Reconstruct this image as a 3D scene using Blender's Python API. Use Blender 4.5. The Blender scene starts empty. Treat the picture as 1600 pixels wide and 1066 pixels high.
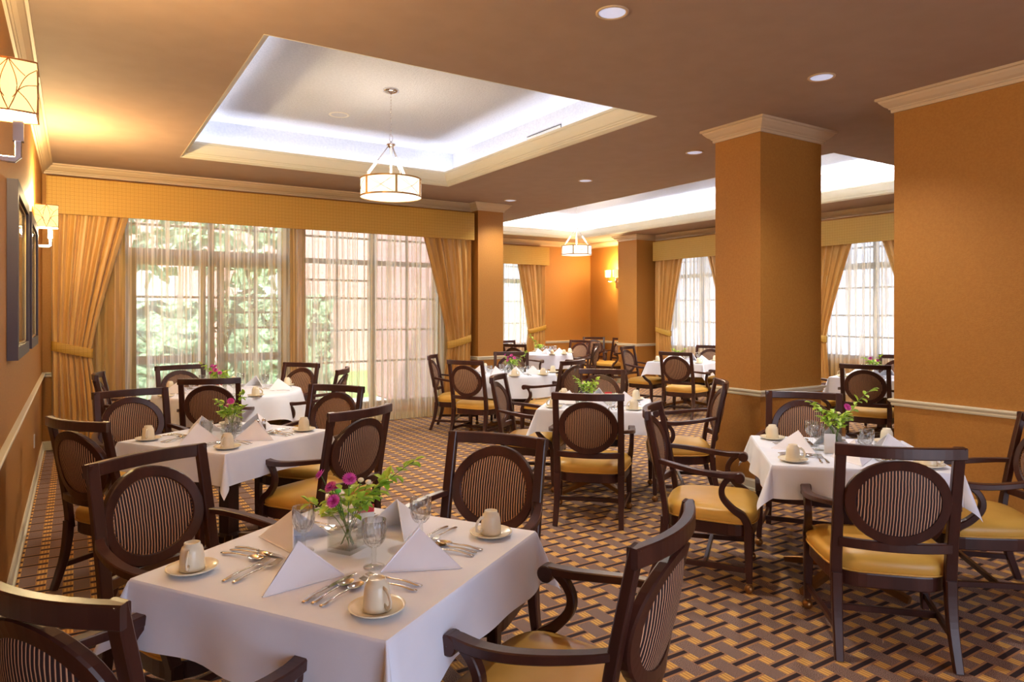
import bpy, math, random
from mathutils import Vector, Matrix
from math import sin, cos, pi, radians as R, sqrt, atan2
random.seed(7)
S = bpy.context.scene
COL = S.collection

# ------------------------------------------------------------------ camera
YAW = 32.43
cam = bpy.data.cameras.new('camera'); camo = bpy.data.objects.new('camera', cam); COL.objects.link(camo)
camo.location = (0, 0, 1.55); camo.rotation_euler = (R(90), 0, -R(YAW))
cam.sensor_width = 36; cam.lens = 36*1076/1600; cam.shift_y = -(533-488.3)/1600; cam.clip_start = .02
S.camera = camo
S.view_settings.view_transform = 'Standard'; S.view_settings.look = 'None'
S.view_settings.gamma = 1; S.view_settings.use_curve_mapping = False
S.view_settings.exposure = 0.78

# ------------------------------------------------------------------ world, sun, large lights
W = bpy.data.worlds.new('world'); S.world = W; W.use_nodes = True
bg = W.node_tree.nodes['Background']; bg.inputs[0].default_value = (.70, .79, 1, 1); bg.inputs[1].default_value = 2.9
def light(name, kind, loc, power, color=(1, 1, 1), rot=(0, 0, 0), size=None, size_y=None, spot=None, soft=.05):
    d = bpy.data.lights.new(name, kind); d.energy = power; d.color = color
    if kind == 'AREA':
        d.size = size
        if size_y: d.shape = 'RECTANGLE'; d.size_y = size_y
    elif kind == 'SPOT': d.spot_size = spot; d.spot_blend = .8; d.shadow_soft_size = soft
    elif kind == 'SUN': d.angle = R(2)
    else: d.shadow_soft_size = soft
    o = bpy.data.objects.new(name, d); o.location = loc; o.rotation_euler = rot; COL.objects.link(o); return o
light('sun', 'SUN', (0, 0, 20), 9, (1, .97, .93), (R(42), 0, R(-25)))
WARM = (1, .76, .38)

# ------------------------------------------------------------------ geometry constants
CZ = 3.224; CB = 3.109; ZR0 = .823; ZR1 = .876; TZ = .74; CL = .752
H1 = (.961, 4.294, 4.195, 8.182); H2 = (6.71, 4.28, 9.72, 12.5)
XL = -.307; YW = 9.35; XR = 10.7; YF = 13.25; YB = -4.0

# ------------------------------------------------------------------ materials
def mat(name, col, rough=.6, metal=0, **kw):
    m = bpy.data.materials.new(name); m.use_nodes = True
    b = m.node_tree.nodes['Principled BSDF']
    b.inputs['Base Color'].default_value = (*col, 1); b.inputs['Roughness'].default_value = rough; b.inputs['Metallic'].default_value = metal
    for k, v in kw.items():
        b.inputs[k.replace('_', ' ')].default_value = v
    return m
def N(m, t, **kw):
    n = m.node_tree.nodes.new(t)
    for k, v in kw.items(): setattr(n, k, v)
    return n
def L(m, a, b): m.node_tree.links.new(a, b)
def srgb(r, g, b):
    f = lambda c: ((c/255+.055)/1.055)**2.4 if c > 10 else c/255/12.92
    return (f(r), f(g), f(b))
def bsdf(m): return m.node_tree.nodes['Principled BSDF']
def mathn(m, op, a, b=None, c=None):
    n = N(m, 'ShaderNodeMath', operation=op)
    for i, v in enumerate((a, b, c)):
        if v is None: continue
        if isinstance(v, (int, float)): n.inputs[i].default_value = v
        else: L(m, v, n.inputs[i])
    return n.outputs[0]
def mixc(m, fac, a, b):
    n = N(m, 'ShaderNodeMix', data_type='RGBA')
    if isinstance(fac, (int, float)): n.inputs[0].default_value = fac
    else: L(m, fac, n.inputs[0])
    for i, v in ((6, a), (7, b)):
        if isinstance(v, tuple): n.inputs[i].default_value = (*v, 1)
        else: L(m, v, n.inputs[i])
    return n.outputs[2]
def noise_tint(m, col, col2, scale=6, lo=.35, hi=.65, stretch=None, bump=0, bscale=None, detail=4):
    tc = N(m, 'ShaderNodeTexCoord'); src = tc.outputs['Object']
    if stretch:
        mp = N(m, 'ShaderNodeMapping'); mp.inputs['Scale'].default_value = stretch; L(m, src, mp.inputs[0]); src = mp.outputs[0]
    n = N(m, 'ShaderNodeTexNoise'); n.inputs['Scale'].default_value = scale; n.inputs['Detail'].default_value = detail; L(m, src, n.inputs['Vector'])
    mr = N(m, 'ShaderNodeMapRange'); mr.inputs[1].default_value = lo; mr.inputs[2].default_value = hi; L(m, n.outputs[0], mr.inputs[0])
    L(m, mixc(m, mr.outputs[0], col, col2), bsdf(m).inputs['Base Color'])
    if bump:
        n2 = N(m, 'ShaderNodeTexNoise'); n2.inputs['Scale'].default_value = bscale or scale*5; L(m, src, n2.inputs['Vector'])
        bp = N(m, 'ShaderNodeBump'); bp.inputs['Strength'].default_value = bump; bp.inputs['Distance'].default_value = .01
        L(m, n2.outputs[0], bp.inputs['Height']); L(m, bp.outputs[0], bsdf(m).inputs['Normal'])
    return m
M = {}
M['wall'] = noise_tint(mat('ochre_wall_paint', (0, 0, 0), .62), srgb(178, 122, 50), srgb(171, 114, 44), 60, bump=.25, bscale=160)
M['ceil'] = noise_tint(mat('taupe_ceiling_paint', (0, 0, 0), .8), srgb(170, 145, 126), srgb(166, 141, 122), 5)
M['tray'] = noise_tint(mat('white_textured_ceiling', (0, 0, 0), .85), srgb(206, 211, 222), srgb(196, 201, 213), 40, bump=.5, bscale=70)
M['trim'] = mat('cream_trim_paint', srgb(226, 219, 192), .45)
M['crown'] = mat('tan_crown_paint', srgb(208, 182, 146), .5)
M['wood'] = noise_tint(mat('dark_mahogany', (0, 0, 0), .33), srgb(72, 38, 30), srgb(54, 26, 22), 12, stretch=(1, 1, .15))
M['bronze'] = mat('bronze_metal', srgb(150, 105, 60), .35, .8)
M['steel'] = mat('polished_steel', srgb(215, 212, 208), .18, 1)
M['chrome'] = mat('chrome', srgb(225, 222, 225), .12, 1)
M['vinyl'] = noise_tint(mat('gold_vinyl', (0, 0, 0), .38), srgb(219, 172, 80), srgb(210, 160, 68), 5)
M['linen'] = noise_tint(mat('white_linen', (0, 0, 0), .85), srgb(236, 241, 254), srgb(231, 237, 252), 8, bump=.06, bscale=400)
M['napkin'] = noise_tint(mat('napkin_linen', (0, 0, 0), .85), srgb(243, 242, 246), srgb(238, 237, 243), 8, bump=.08, bscale=500)
M['china'] = mat('cream_china', srgb(232, 222, 196), .22)
M['frame'] = mat('dark_frame_wood', srgb(62, 46, 54), .55)
M['brass'] = mat('brushed_brass', srgb(190, 150, 90), .3, .85)
M['white'] = mat('white_plastic', srgb(230, 228, 222), .4)
M['green'] = noise_tint(mat('leaf_green', (0, 0, 0), .5), srgb(140, 188, 44), srgb(204, 226, 84), 30)
M['dkgreen'] = noise_tint(mat('stem_green', (0, 0, 0), .5), srgb(66, 110, 40), srgb(110, 150, 50), 20)
M['pink'] = noise_tint(mat('magenta_petals', (0, 0, 0), .6), srgb(200, 40, 150), srgb(235, 110, 190), 60)
M['cream'] = mat('cream_petals', srgb(236, 224, 196), .6)
M['red'] = mat('red_card', srgb(215, 40, 50), .5)
M['lime'] = mat('lime_button_flower', srgb(90, 190, 60), .6)
M['pepper'] = mat('pepper', srgb(80, 60, 45), .7)
M['shoe'] = mat('dark_void', srgb(60, 60, 64), .7)

def glassmat(name, tr=.75, ior=1.45, col=(1, 1, 1), facets=False):
    m = bpy.data.materials.new(name); m.use_nodes = True; nt = m.node_tree; nt.nodes.remove(bsdf(m))
    t = N(m, 'ShaderNodeBsdfTransparent'); t.inputs[0].default_value = (*col, 1)
    g = N(m, 'ShaderNodeBsdfGlass'); g.inputs['IOR'].default_value = ior; g.inputs['Roughness'].default_value = .02; g.inputs[0].default_value = (*col, 1)
    mx = N(m, 'ShaderNodeMixShader'); mx.inputs[0].default_value = 1-tr
    L(m, t.outputs[0], mx.inputs[1]); L(m, g.outputs[0], mx.inputs[2]); L(m, mx.outputs[0], nt.nodes['Material Output'].inputs[0])
    if facets:
        tc = N(m, 'ShaderNodeTexCoord'); v = N(m, 'ShaderNodeTexVoronoi'); v.inputs['Scale'].default_value = 60
        mp = N(m, 'ShaderNodeMapping'); mp.inputs['Scale'].default_value = (1, 1, .4); L(m, tc.outputs['Object'], mp.inputs[0]); L(m, mp.outputs[0], v.inputs['Vector'])
        bp = N(m, 'ShaderNodeBump'); bp.inputs['Strength'].default_value = .8; bp.inputs['Distance'].default_value = .006
        L(m, v.outputs[0], bp.inputs['Height']); L(m, bp.outputs[0], g.inputs['Normal'])
    return m
def crystal(name, blend, lo, hi, facets):
    # thin clear glass: see-through, with reflections that grow towards the edges and facets
    m = bpy.data.materials.new(name); m.use_nodes = True; nt = m.node_tree; nt.nodes.remove(bsdf(m))
    t = N(m, 'ShaderNodeBsdfTransparent'); t.inputs[0].default_value = (.97, .975, .97, 1)
    g = N(m, 'ShaderNodeBsdfGlossy'); g.inputs['Roughness'].default_value = .04
    lw = N(m, 'ShaderNodeLayerWeight'); lw.inputs[0].default_value = blend
    if facets:
        tc = N(m, 'ShaderNodeTexCoord'); v = N(m, 'ShaderNodeTexVoronoi'); v.inputs['Scale'].default_value = 75
        mp = N(m, 'ShaderNodeMapping'); mp.inputs['Scale'].default_value = (1, 1, .35); L(m, tc.outputs['Object'], mp.inputs[0]); L(m, mp.outputs[0], v.inputs['Vector'])
        bp = N(m, 'ShaderNodeBump'); bp.inputs['Strength'].default_value = 1; bp.inputs['Distance'].default_value = .008
        L(m, v.outputs[0], bp.inputs['Height']); L(m, bp.outputs[0], g.inputs['Normal']); L(m, bp.outputs[0], lw.inputs['Normal'])
    mr = N(m, 'ShaderNodeMapRange'); mr.inputs[3].default_value = lo; mr.inputs[4].default_value = hi; L(m, mathn(m, 'POWER', lw.outputs['Facing'], 1.7), mr.inputs[0])
    mx = N(m, 'ShaderNodeMixShader'); L(m, mr.outputs[0], mx.inputs[0])
    L(m, t.outputs[0], mx.inputs[1]); L(m, g.outputs[0], mx.inputs[2]); L(m, mx.outputs[0], nt.nodes['Material Output'].inputs[0])
    return m
M['glass'] = crystal('clear_glass', .5, .04, .75, False)
M['cutglass'] = crystal('cut_crystal', .5, .06, .95, True)
M['water'] = glassmat('water', .93, 1.33, (.97, .98, .96))
def thin_glass(name, refl=.12):
    m = bpy.data.materials.new(name); m.use_nodes = True; nt = m.node_tree; nt.nodes.remove(bsdf(m))
    t = N(m, 'ShaderNodeBsdfTransparent'); t.inputs[0].default_value = (.97, .98, .98, 1)
    g = N(m, 'ShaderNodeBsdfGlossy'); g.inputs['Roughness'].default_value = .03
    mx = N(m, 'ShaderNodeMixShader'); mx.inputs[0].default_value = refl
    L(m, t.outputs[0], mx.inputs[1]); L(m, g.outputs[0], mx.inputs[2]); L(m, mx.outputs[0], nt.nodes['Material Output'].inputs[0])
    return m
M['pane'] = thin_glass('window_glass', .05)
def sheer(name, lo, hi):
    # gathered voile: the weave is denser where the folds overlap
    m = bpy.data.materials.new(name); m.use_nodes = True; nt = m.node_tree; nt.nodes.remove(bsdf(m))
    t = N(m, 'ShaderNodeBsdfTransparent'); t.inputs[0].default_value = (1, 1, 1, 1)
    d = N(m, 'ShaderNodeBsdfDiffuse'); d.inputs[0].default_value = (*srgb(236, 204, 126), 1)
    tl = N(m, 'ShaderNodeBsdfTranslucent'); tl.inputs[0].default_value = (*srgb(246, 242, 230), 1)
    m1 = N(m, 'ShaderNodeMixShader'); m1.inputs[0].default_value = .62; L(m, d.outputs[0], m1.inputs[1]); L(m, tl.outputs[0], m1.inputs[2])
    tc = N(m, 'ShaderNodeTexCoord'); mp = N(m, 'ShaderNodeMapping'); mp.inputs['Scale'].default_value = (1, 1, .02); L(m, tc.outputs['Object'], mp.inputs[0])
    nz = N(m, 'ShaderNodeTexNoise'); nz.inputs['Scale'].default_value = 24; nz.inputs['Detail'].default_value = 2; L(m, mp.outputs[0], nz.inputs['Vector'])
    mr = N(m, 'ShaderNodeMapRange'); mr.inputs[1].default_value = .47; mr.inputs[2].default_value = .55; mr.inputs[3].default_value = lo; mr.inputs[4].default_value = hi; L(m, nz.outputs[0], mr.inputs[0])
    mx = N(m, 'ShaderNodeMixShader'); L(m, mr.outputs[0], mx.inputs[0])
    L(m, t.outputs[0], mx.inputs[1]); L(m, m1.outputs[0], mx.inputs[2]); L(m, mx.outputs[0], nt.nodes['Material Output'].inputs[0])
    return m
M['sheer'] = sheer('sheer_voile', .46, .9)
def drape():
    m = noise_tint(mat('gold_satin_drape', (0, 0, 0), .42, 0, Sheen_Weight=.3), srgb(212, 164, 90), srgb(196, 146, 72), 9, stretch=(1, 1, .2), bump=.1, bscale=30)
    return m
M['drape'] = drape()
def key_fabric(name, c1, c2, per, axis):
    # interlocking concentric squares, woven into the cloth
    m = mat(name, c1, .55, 0)
    tc = N(m, 'ShaderNodeTexCoord'); sp = N(m, 'ShaderNodeSeparateXYZ'); L(m, tc.outputs['Object'], sp.inputs[0])
    a = sp.outputs[axis]; z = sp.outputs[2]
    row = mathn(m, 'FLOOR', mathn(m, 'DIVIDE', z, per))
    off = mathn(m, 'MULTIPLY', row, .0)
    fa = mathn(m, 'ABSOLUTE', mathn(m, 'SUBTRACT', mathn(m, 'FRACT', mathn(m, 'ADD', mathn(m, 'DIVIDE', a, per), off)), .5))
    fz = mathn(m, 'ABSOLUTE', mathn(m, 'SUBTRACT', mathn(m, 'FRACT', mathn(m, 'DIVIDE', z, per)), .5))
    r = mathn(m, 'FRACT', mathn(m, 'MULTIPLY', mathn(m, 'MAXIMUM', fa, fz), 5.0))
    s = mathn(m, 'GREATER_THAN', r, .55)
    L(m, mixc(m, s, c1, c2), bsdf(m).inputs['Base Color'])
    bp = N(m, 'ShaderNodeBump'); bp.inputs['Strength'].default_value = .3; bp.inputs['Distance'].default_value = .003
    L(m, s, bp.inputs['Height']); L(m, bp.outputs[0], bsdf(m).inputs['Normal'])
    return m
M['key_x'] = key_fabric('key_pattern_fabric', srgb(176, 128, 38), srgb(212, 168, 70), .042, 0)
M['key_y'] = key_fabric('key_pattern_fabric_side', srgb(178, 134, 44), srgb(212, 172, 80), .042, 1)
def stripes():
    m = mat('striped_upholstery', (0, 0, 0), .7)
    tc = N(m, 'ShaderNodeTexCoord'); sp = N(m, 'ShaderNodeSeparateXYZ'); L(m, tc.outputs['Object'], sp.inputs[0])
    nz = N(m, 'ShaderNodeTexNoise'); nz.inputs['Scale'].default_value = 18; L(m, tc.outputs['Object'], nz.inputs['Vector'])
    x = mathn(m, 'ADD', sp.outputs[0], mathn(m, 'MULTIPLY', mathn(m, 'SUBTRACT', nz.outputs[0], .5), .006))
    f = mathn(m, 'FRACT', mathn(m, 'DIVIDE', x, .0125))
    s = mathn(m, 'LESS_THAN', f, .34)
    s2 = mathn(m, 'LESS_THAN', f, .12)
    c = mixc(m, s, srgb(46, 28, 30), srgb(226, 182, 142))
    L(m, mixc(m, s2, c, srgb(150, 98, 78)), bsdf(m).inputs['Base Color'])
    return m
M['stripe'] = stripes()
def carpet():
    m = mat('basketweave_carpet', (0, 0, 0), .95)
    g = N(m, 'ShaderNodeNewGeometry'); sp = N(m, 'ShaderNodeSeparateXYZ'); L(m, g.outputs['Position'], sp.inputs[0])
    PX, PY = .263, .2
    def cell(v, o, p):   # signed distance from the nearest lattice line o + k*p
        t = mathn(m, 'ADD', mathn(m, 'DIVIDE', mathn(m, 'SUBTRACT', v, o), p), .5)
        return mathn(m, 'MULTIPLY', mathn(m, 'SUBTRACT', mathn(m, 'FRACT', t), .5), p)
    x, y = sp.outputs[0], sp.outputs[1]
    def layer(ox, oy):
        cx = cell(x, ox, PX); ax = mathn(m, 'ABSOLUTE', cx); cy = mathn(m, 'ABSOLUTE', cell(y, oy, PY))
        bar = mathn(m, 'MULTIPLY', mathn(m, 'LESS_THAN', ax, .089), mathn(m, 'LESS_THAN', cy, .0125))
        rim = mathn(m, 'MULTIPLY', mathn(m, 'LESS_THAN', ax, .093), mathn(m, 'LESS_THAN', cy, .024))
        br = mathn(m, 'LESS_THAN', ax, .040)
        return bar, rim, br
    b1, r1, w1 = layer(2.665, 2.131); b2, r2, w2 = layer(2.665+PX/2, 2.131+PY/2)
    bar = mathn(m, 'MAXIMUM', b1, b2); rim = mathn(m, 'MAXIMUM', r1, r2); br = mathn(m, 'MAXIMUM', w1, w2)
    nz = N(m, 'ShaderNodeTexNoise'); nz.inputs['Scale'].default_value = 330; nz.inputs['Detail'].default_value = 1; L(m, g.outputs['Position'], nz.inputs['Vector'])
    sp1 = N(m, 'ShaderNodeMapRange'); sp1.inputs[1].default_value = .38; sp1.inputs[2].default_value = .62; L(m, nz.outputs[0], sp1.inputs[0])
    brown = mixc(m, sp1.outputs[0], srgb(70, 48, 48), srgb(172, 142, 126))
    ribs = mathn(m, 'FRACT', mathn(m, 'DIVIDE', cell(x, 2.665+PX/4, PX/2), .0175))
    gold = mixc(m, mathn(m, 'GREATER_THAN', ribs, .5), srgb(228, 182, 98), srgb(192, 140, 76))
    c = mixc(m, br, gold, brown)
    c = mixc(m, rim, c, srgb(168, 122, 86))
    c = mixc(m, bar, c, srgb(44, 26, 30))
    L(m, c, bsdf(m).inputs['Base Color'])
    bp = N(m, 'ShaderNodeBump'); bp.inputs['Strength'].default_value = .4; bp.inputs['Distance'].default_value = .004
    L(m, nz.outputs[0], bp.inputs['Height']); L(m, bp.outputs[0], bsdf(m).inputs['Normal'])
    return m
M['carpet'] = carpet()
def glow(name, col, emit, strength):
    m = mat(name, col, .5)
    b = bsdf(m); b.inputs['Emission Color'].default_value = (*emit, 1); b.inputs['Emission Strength'].default_value = strength
    return m
M['shade'] = glow('lit_amber_shade', srgb(250, 235, 190), srgb(255, 214, 130), .75)
M['diffuser'] = glow('lit_white_diffuser', srgb(250, 248, 245), srgb(255, 246, 235), .8)
M['drum'] = glow('lit_drum_shade', srgb(250, 244, 235), srgb(255, 238, 215), .62)
M['bulb'] = glow('downlight_lens', srgb(235, 240, 250), srgb(190, 212, 255), .3)
M['brick'] = None
def brick():
    m = mat('red_brick', (0, 0, 0), .85)
    tc = N(m, 'ShaderNodeTexCoord'); mp = N(m, 'ShaderNodeMapping'); mp.inputs['Rotation'].default_value = (R(90), 0, 0); L(m, tc.outputs['Object'], mp.inputs[0])
    b = N(m, 'ShaderNodeTexBrick'); b.inputs['Scale'].default_value = 4; b.inputs['Color1'].default_value = (*srgb(196, 150, 142), 1); b.inputs['Color2'].default_value = (*srgb(182, 136, 130), 1)
    b.inputs['Mortar'].default_value = (*srgb(190, 170, 155), 1); L(m, mp.outputs[0], b.inputs['Vector']); L(m, b.outputs[0], bsdf(m).inputs['Base Color'])
    return m
M['brick'] = brick()
M['hedge'] = noise_tint(mat('hedge_leaves', (0, 0, 0), .8), srgb(84, 122, 86), srgb(160, 190, 150), 14, .4, .6, bump=1, bscale=40)
M['patio'] = noise_tint(mat('concrete_patio', (0, 0, 0), .9), srgb(200, 195, 190), srgb(180, 176, 170), 3)
M['grassm'] = noise_tint(mat('lawn', (0, 0, 0), .9), srgb(90, 140, 60), srgb(150, 190, 90), 20)
def picture():
    return noise_tint(mat('ochre_abstract_print', (0, 0, 0), .5), srgb(196, 140, 60), srgb(120, 84, 44), 3, .3, .7, detail=6)
M['art'] = picture()

# ------------------------------------------------------------------ mesh helpers
def smooth(pts, sc=None, k=4):
    # Catmull-Rom resampling of a path and its scale list
    P = [Vector(p) for p in pts]; out = []; so = []; sc = sc or [1]*len(P)
    for i in range(len(P)-1):
        p0, p1, p2, p3 = P[max(0, i-1)], P[i], P[i+1], P[min(len(P)-1, i+2)]
        for j in range(k):
            t = j/k; out.append(.5*((2*p1)+(p2-p0)*t+(2*p0-5*p1+4*p2-p3)*t*t+(3*p1-p0-3*p2+p3)*t**3)); so.append(sc[i]+(sc[i+1]-sc[i])*t)
    return out+[P[-1]], so+[sc[-1]]
class MB:
    def __init__(s): s.v = []; s.f = []; s.sm = []
    def add(s, vs, fs, smooth=False):
        n = len(s.v); s.v += [tuple(p) for p in vs]; s.f += [tuple(i+n for i in f) for f in fs]; s.sm += [smooth]*len(fs); return s
    def box(s, x0, y0, z0, x1, y1, z1):
        v = [(x, y, z) for x in (x0, x1) for y in (y0, y1) for z in (z0, z1)]
        return s.add(v, [(0, 1, 3, 2), (4, 6, 7, 5), (0, 4, 5, 1), (2, 3, 7, 6), (0, 2, 6, 4), (1, 5, 7, 3)])
    def rings(s, rings, closed=True, caps=True, smooth=True, loop=False):
        k = len(rings[0]); vs = [p for r in rings for p in r]; fs = []
        n = len(rings)
        for i in range(n if loop else n-1):
            a, b = i*k, ((i+1) % n)*k
            for j in range(k if closed else k-1):
                jj = (j+1) % k; fs.append((a+j, a+jj, b+jj, b+j))
        if caps and not loop and closed:
            fs.append(tuple(range(k))[::-1]); fs.append(tuple((n-1)*k+j for j in range(k)))
        return s.add(vs, fs, smooth)
    def sweep(s, path, w, h, up=(0, 0, 1), loop=False, smooth=False, scale=None, round_=.25, seg=None):
        # chamfered-rectangle (or round when seg) section along a path; w across, h along up
        P = [Vector(p) for p in path]; up = Vector(up); rs = []; n = len(P)
        for i, p in enumerate(P):
            a = P[i-1] if (i > 0 or loop) else P[i]; b = P[(i+1) % n] if (i < n-1 or loop) else P[i]
            t = (b-a).normalized(); side = t.cross(up)
            if side.length < 1e-4: side = t.cross(Vector((0, 1, 0)))
            side.normalize(); u = side.cross(t).normalized(); sc = scale[i] if scale else 1
            W_, H_ = w/2*sc, h/2*sc
            if seg: pts = [(cos(2*pi*k/seg), sin(2*pi*k/seg)) for k in range(seg)]; pts = [(x*W_, y*H_) for x, y in pts]
            else:
                c = min(W_, H_)*round_
                pts = [(W_-c, -H_), (W_, -H_+c), (W_, H_-c), (W_-c, H_), (-W_+c, H_), (-W_, H_-c), (-W_, -H_+c), (-W_+c, -H_)]
            rs.append([p+side*x+u*y for x, y in pts])
        return s.rings(rs, smooth=smooth or bool(seg), loop=loop)
    def lathe(s, prof, c=(0, 0, 0), n=24, smooth=True, axis='z', caps=False):
        rs = []
        for r, z in prof:
            ring = []
            for k in range(n):
                a = 2*pi*k/n; x, y = r*cos(a), r*sin(a)
                q = (x, y, z) if axis == 'z' else ((z, x, y) if axis == 'x' else (x, z, y))
                ring.append((c[0]+q[0], c[1]+q[1], c[2]+q[2]))
            rs.append(ring)
        return s.rings(rs, smooth=smooth, caps=caps)
    def ball(s, c, r, n=10, sz=1, sy=1):
        pr = [(max(1e-4, r*sin(pi*i/(n//2+2))), -r*cos(pi*i/(n//2+2))*sz) for i in range(n//2+3)]
        return s.lathe(pr, c, n)
    def grid(s, nu, nv, fn, smooth=True):
        vs = [fn(i/nu, j/nv) for j in range(nv+1) for i in range(nu+1)]
        fs = [(j*(nu+1)+i, j*(nu+1)+i+1, (j+1)*(nu+1)+i+1, (j+1)*(nu+1)+i) for j in range(nv) for i in range(nu)]
        return s.add(vs, fs, smooth)
    def tf(s, mx):
        s.v = [tuple(mx @ Vector(p)) for p in s.v]; return s
    def build(s, name, material, parent=None, loc=None):
        me = bpy.data.meshes.new(name); me.from_pydata(s.v, [], s.f); me.update()
        me.polygons.foreach_set('use_smooth', s.sm)
        me.materials.append(material)
        o = bpy.data.objects.new(name, me); COL.objects.link(o)
        if parent: o.parent = parent
        if loc: o.location = loc
        return o
def tag(o, label=None, cat=None, group=None, kind=None):
    if label: o['label'] = label
    if cat: o['category'] = cat
    if group: o['group'] = group
    if kind: o['kind'] = kind
    return o
def empty(name, loc=(0, 0, 0), rz=0, label=None, cat=None, group=None):
    o = bpy.data.objects.new(name, None); COL.objects.link(o); o.empty_display_size = .05
    o.location = loc; o.rotation_euler = (0, 0, rz); tag(o, label, cat, group); return o
def struct(name, mb, m, parent=None):
    o = mb.build(name, m, parent)
    if not parent: o['kind'] = 'structure'
    return o
def copy_tree(o, parent=None):
    c = o.copy(); COL.objects.link(c); c.parent = parent
    for ch in o.children: copy_tree(ch, c)
    return c
USED = set()
def place(proto, loc, rz, label, group=None):
    if proto.name in USED: o = copy_tree(proto)
    else: o = proto; USED.add(proto.name)
    o.location = loc; o.rotation_euler = (0, 0, rz); o['label'] = label
    if group: o['group'] = group
    return o

# ------------------------------------------------------------------ the shell
struct('floor', MB().box(XL, YB, -.1, 5.65, 9.35, 0).box(5.65, YB, -.1, XR, YF, 0), M['carpet'])
def slab(x0, y0, x1, y1, z0, z1, holes, mb):
    xs = sorted({x0, x1, *[h[0] for h in holes], *[h[2] for h in holes]}); ys = sorted({y0, y1, *[h[1] for h in holes], *[h[3] for h in holes]})
    xs = [x for x in xs if x0 <= x <= x1]; ys = [y for y in ys if y0 <= y <= y1]
    for a, b in zip(xs, xs[1:]):
        for c, d in zip(ys, ys[1:]):
            if any(h[0] <= (a+b)/2 <= h[2] and h[1] <= (c+d)/2 <= h[3] for h in holes): continue
            mb.box(a, c, z0, b, d, z1)
    return mb
ce = MB(); slab(XL-.2, YB, 5.65, YW+.2, CZ, CZ+.02, [H1], ce); slab(5.65, YB, XR+.2, YF+.2, CZ, CZ+.02, [H2], ce)
struct('ceiling', ce, M['ceil'])
def tray(name, h, zt=3.70, sb=.14):
    x0, y0, x1, y1 = h[0]-sb, h[1]-sb, h[2]+sb, h[3]+sb; m = MB(); z0 = CZ+.021
    m.box(x0-.05, y0-.05, z0, x0, y1+.05, zt); m.box(x1, y0-.05, z0, x1+.05, y1+.05, zt)
    m.box(x0, y0-.05, z0, x1, y0, zt); m.box(x0, y1, z0, x1, y1+.05, zt)
    m.box(x0-.05, y0-.05, zt, x1+.05, y1+.05, zt+.05)
    struct(name, m, M['tray'])
    # cove lip: crown that leans into the opening
    prof = [(0, -.003), (.012, .0), (.045, .018), (.05, .03), (.06, .034), (.066, .046), (.078, .052), (.098, .085), (.118, .125), (.122, .14), (.13, .145), (.13, .17), (.112, .17), (.06, .075), (0.0, .025)]
    rs = []
    for o_, z in prof:
        o_ *= .8
        rs.append([(h[0]+o_, h[1]+o_, CZ+z), (h[2]-o_, h[1]+o_, CZ+z), (h[2]-o_, h[3]-o_, CZ+z), (h[0]+o_, h[3]-o_, CZ+z)])
    return MB().rings(rs, caps=False, smooth=False, loop=True)
struct('trim_1', tray('ceiling_tray_window_side', H1), M['trim'])
struct('trim_2', tray('ceiling_tray_far_side', H2), M['trim'])
def cove(h, p, col):
    cx, cy = (h[0]+h[2])/2, (h[1]+h[3])/2; lx, ly = h[2]-h[0], h[3]-h[1]; z = CZ+.06; o = .03
    for nm, loc, sx, sy, rot in (('cove_strip', (h[0]-o, cy, z), .06, ly, (0, R(180), 0)), ('cove_strip', (h[2]+o, cy, z), .06, ly, (0, R(180), 0)),
                                 ('cove_strip', (cx, h[1]-o, z), lx, .06, (0, R(180), 0)), ('cove_strip', (cx, h[3]+o, z), lx, .06, (0, R(180), 0))):
        light(nm, 'AREA', loc, p*max(sx, sy), col, rot, sx, sy)
cove(H1, 2.0, (.9, .9, 1)); cove(H2, 13, (.93, .95, 1))

def molding(path, prof, closed=False):
    # path: 2D polyline walked with the room on the RIGHT; prof: (out from wall, z)
    n = len(path); P = [Vector((x, y)) for x, y in path]; rs = []
    for i in range(n):
        d1 = (P[i]-P[i-1]).normalized() if i > 0 else None; d2 = (P[i+1]-P[i]).normalized() if i < n-1 else None
        nn = lambda d: Vector((d.y, -d.x))
        if d1 is None: off = nn(d2)
        elif d2 is None: off = nn(d1)
        else:
            a, b = nn(d1), nn(d2); s_ = a+b
            off = s_/max(.2, (1+a.dot(b)))
        rs.append([(P[i].x+off.x*o, P[i].y+off.y*o, z) for o, z in prof])
    return MB().rings(rs, smooth=False)
CROWN = [(-.005, CB), (.016, CB), (.018, CB+.022), (.028, CB+.028), (.03, CB+.036), (.052, CB+.05), (.078, CB+.078), (.084, CB+.092), (.1, CB+.096), (.1, CZ+.001), (-.005, CZ+.001)]
RAIL = [(-.005, ZR0), (.012, ZR0), (.018, ZR0+.012), (.016, ZR0+.022), (.026, ZR0+.03), (.034, ZR0+.04), (.034, ZR1-.004), (.028, ZR1), (-.005, ZR1)]
BASE = [(-.005, .0), (.024, .0), (.024, .02), (.014, .026), (.014, .085), (.008, .1), (-.005, .1)]
perim = [(XL, YB), (XL, YW), (5.2, YW), (5.2, 9.15), (5.65, 9.15), (5.65, YF), (XR, YF), (XR, 11.6), (10.15, 11.6), (10.15, 11.0), (XR, 11.0), (XR, YB)]
struct('trim_3', molding(perim, CROWN), M['crown'])
rails = [[(XL, YB), (XL, YW), (.3, YW)], [(4.9, YW), (5.2, YW), (5.2, 9.15), (5.65, 9.15), (5.65, YF), (7.0, YF)], [(9.35, YF), (XR, YF), (XR, 11.6), (10.15, 11.6), (10.15, 11.0), (XR, 11.0), (XR, 10.7)], [(XR, 8.8), (XR, 7.2)], [(XR, 5.1), (XR, YB)]]
rm = MB(); bm_ = MB()
for p in rails:
    q = molding(p, RAIL); rm.add(q.v, q.f)
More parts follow.
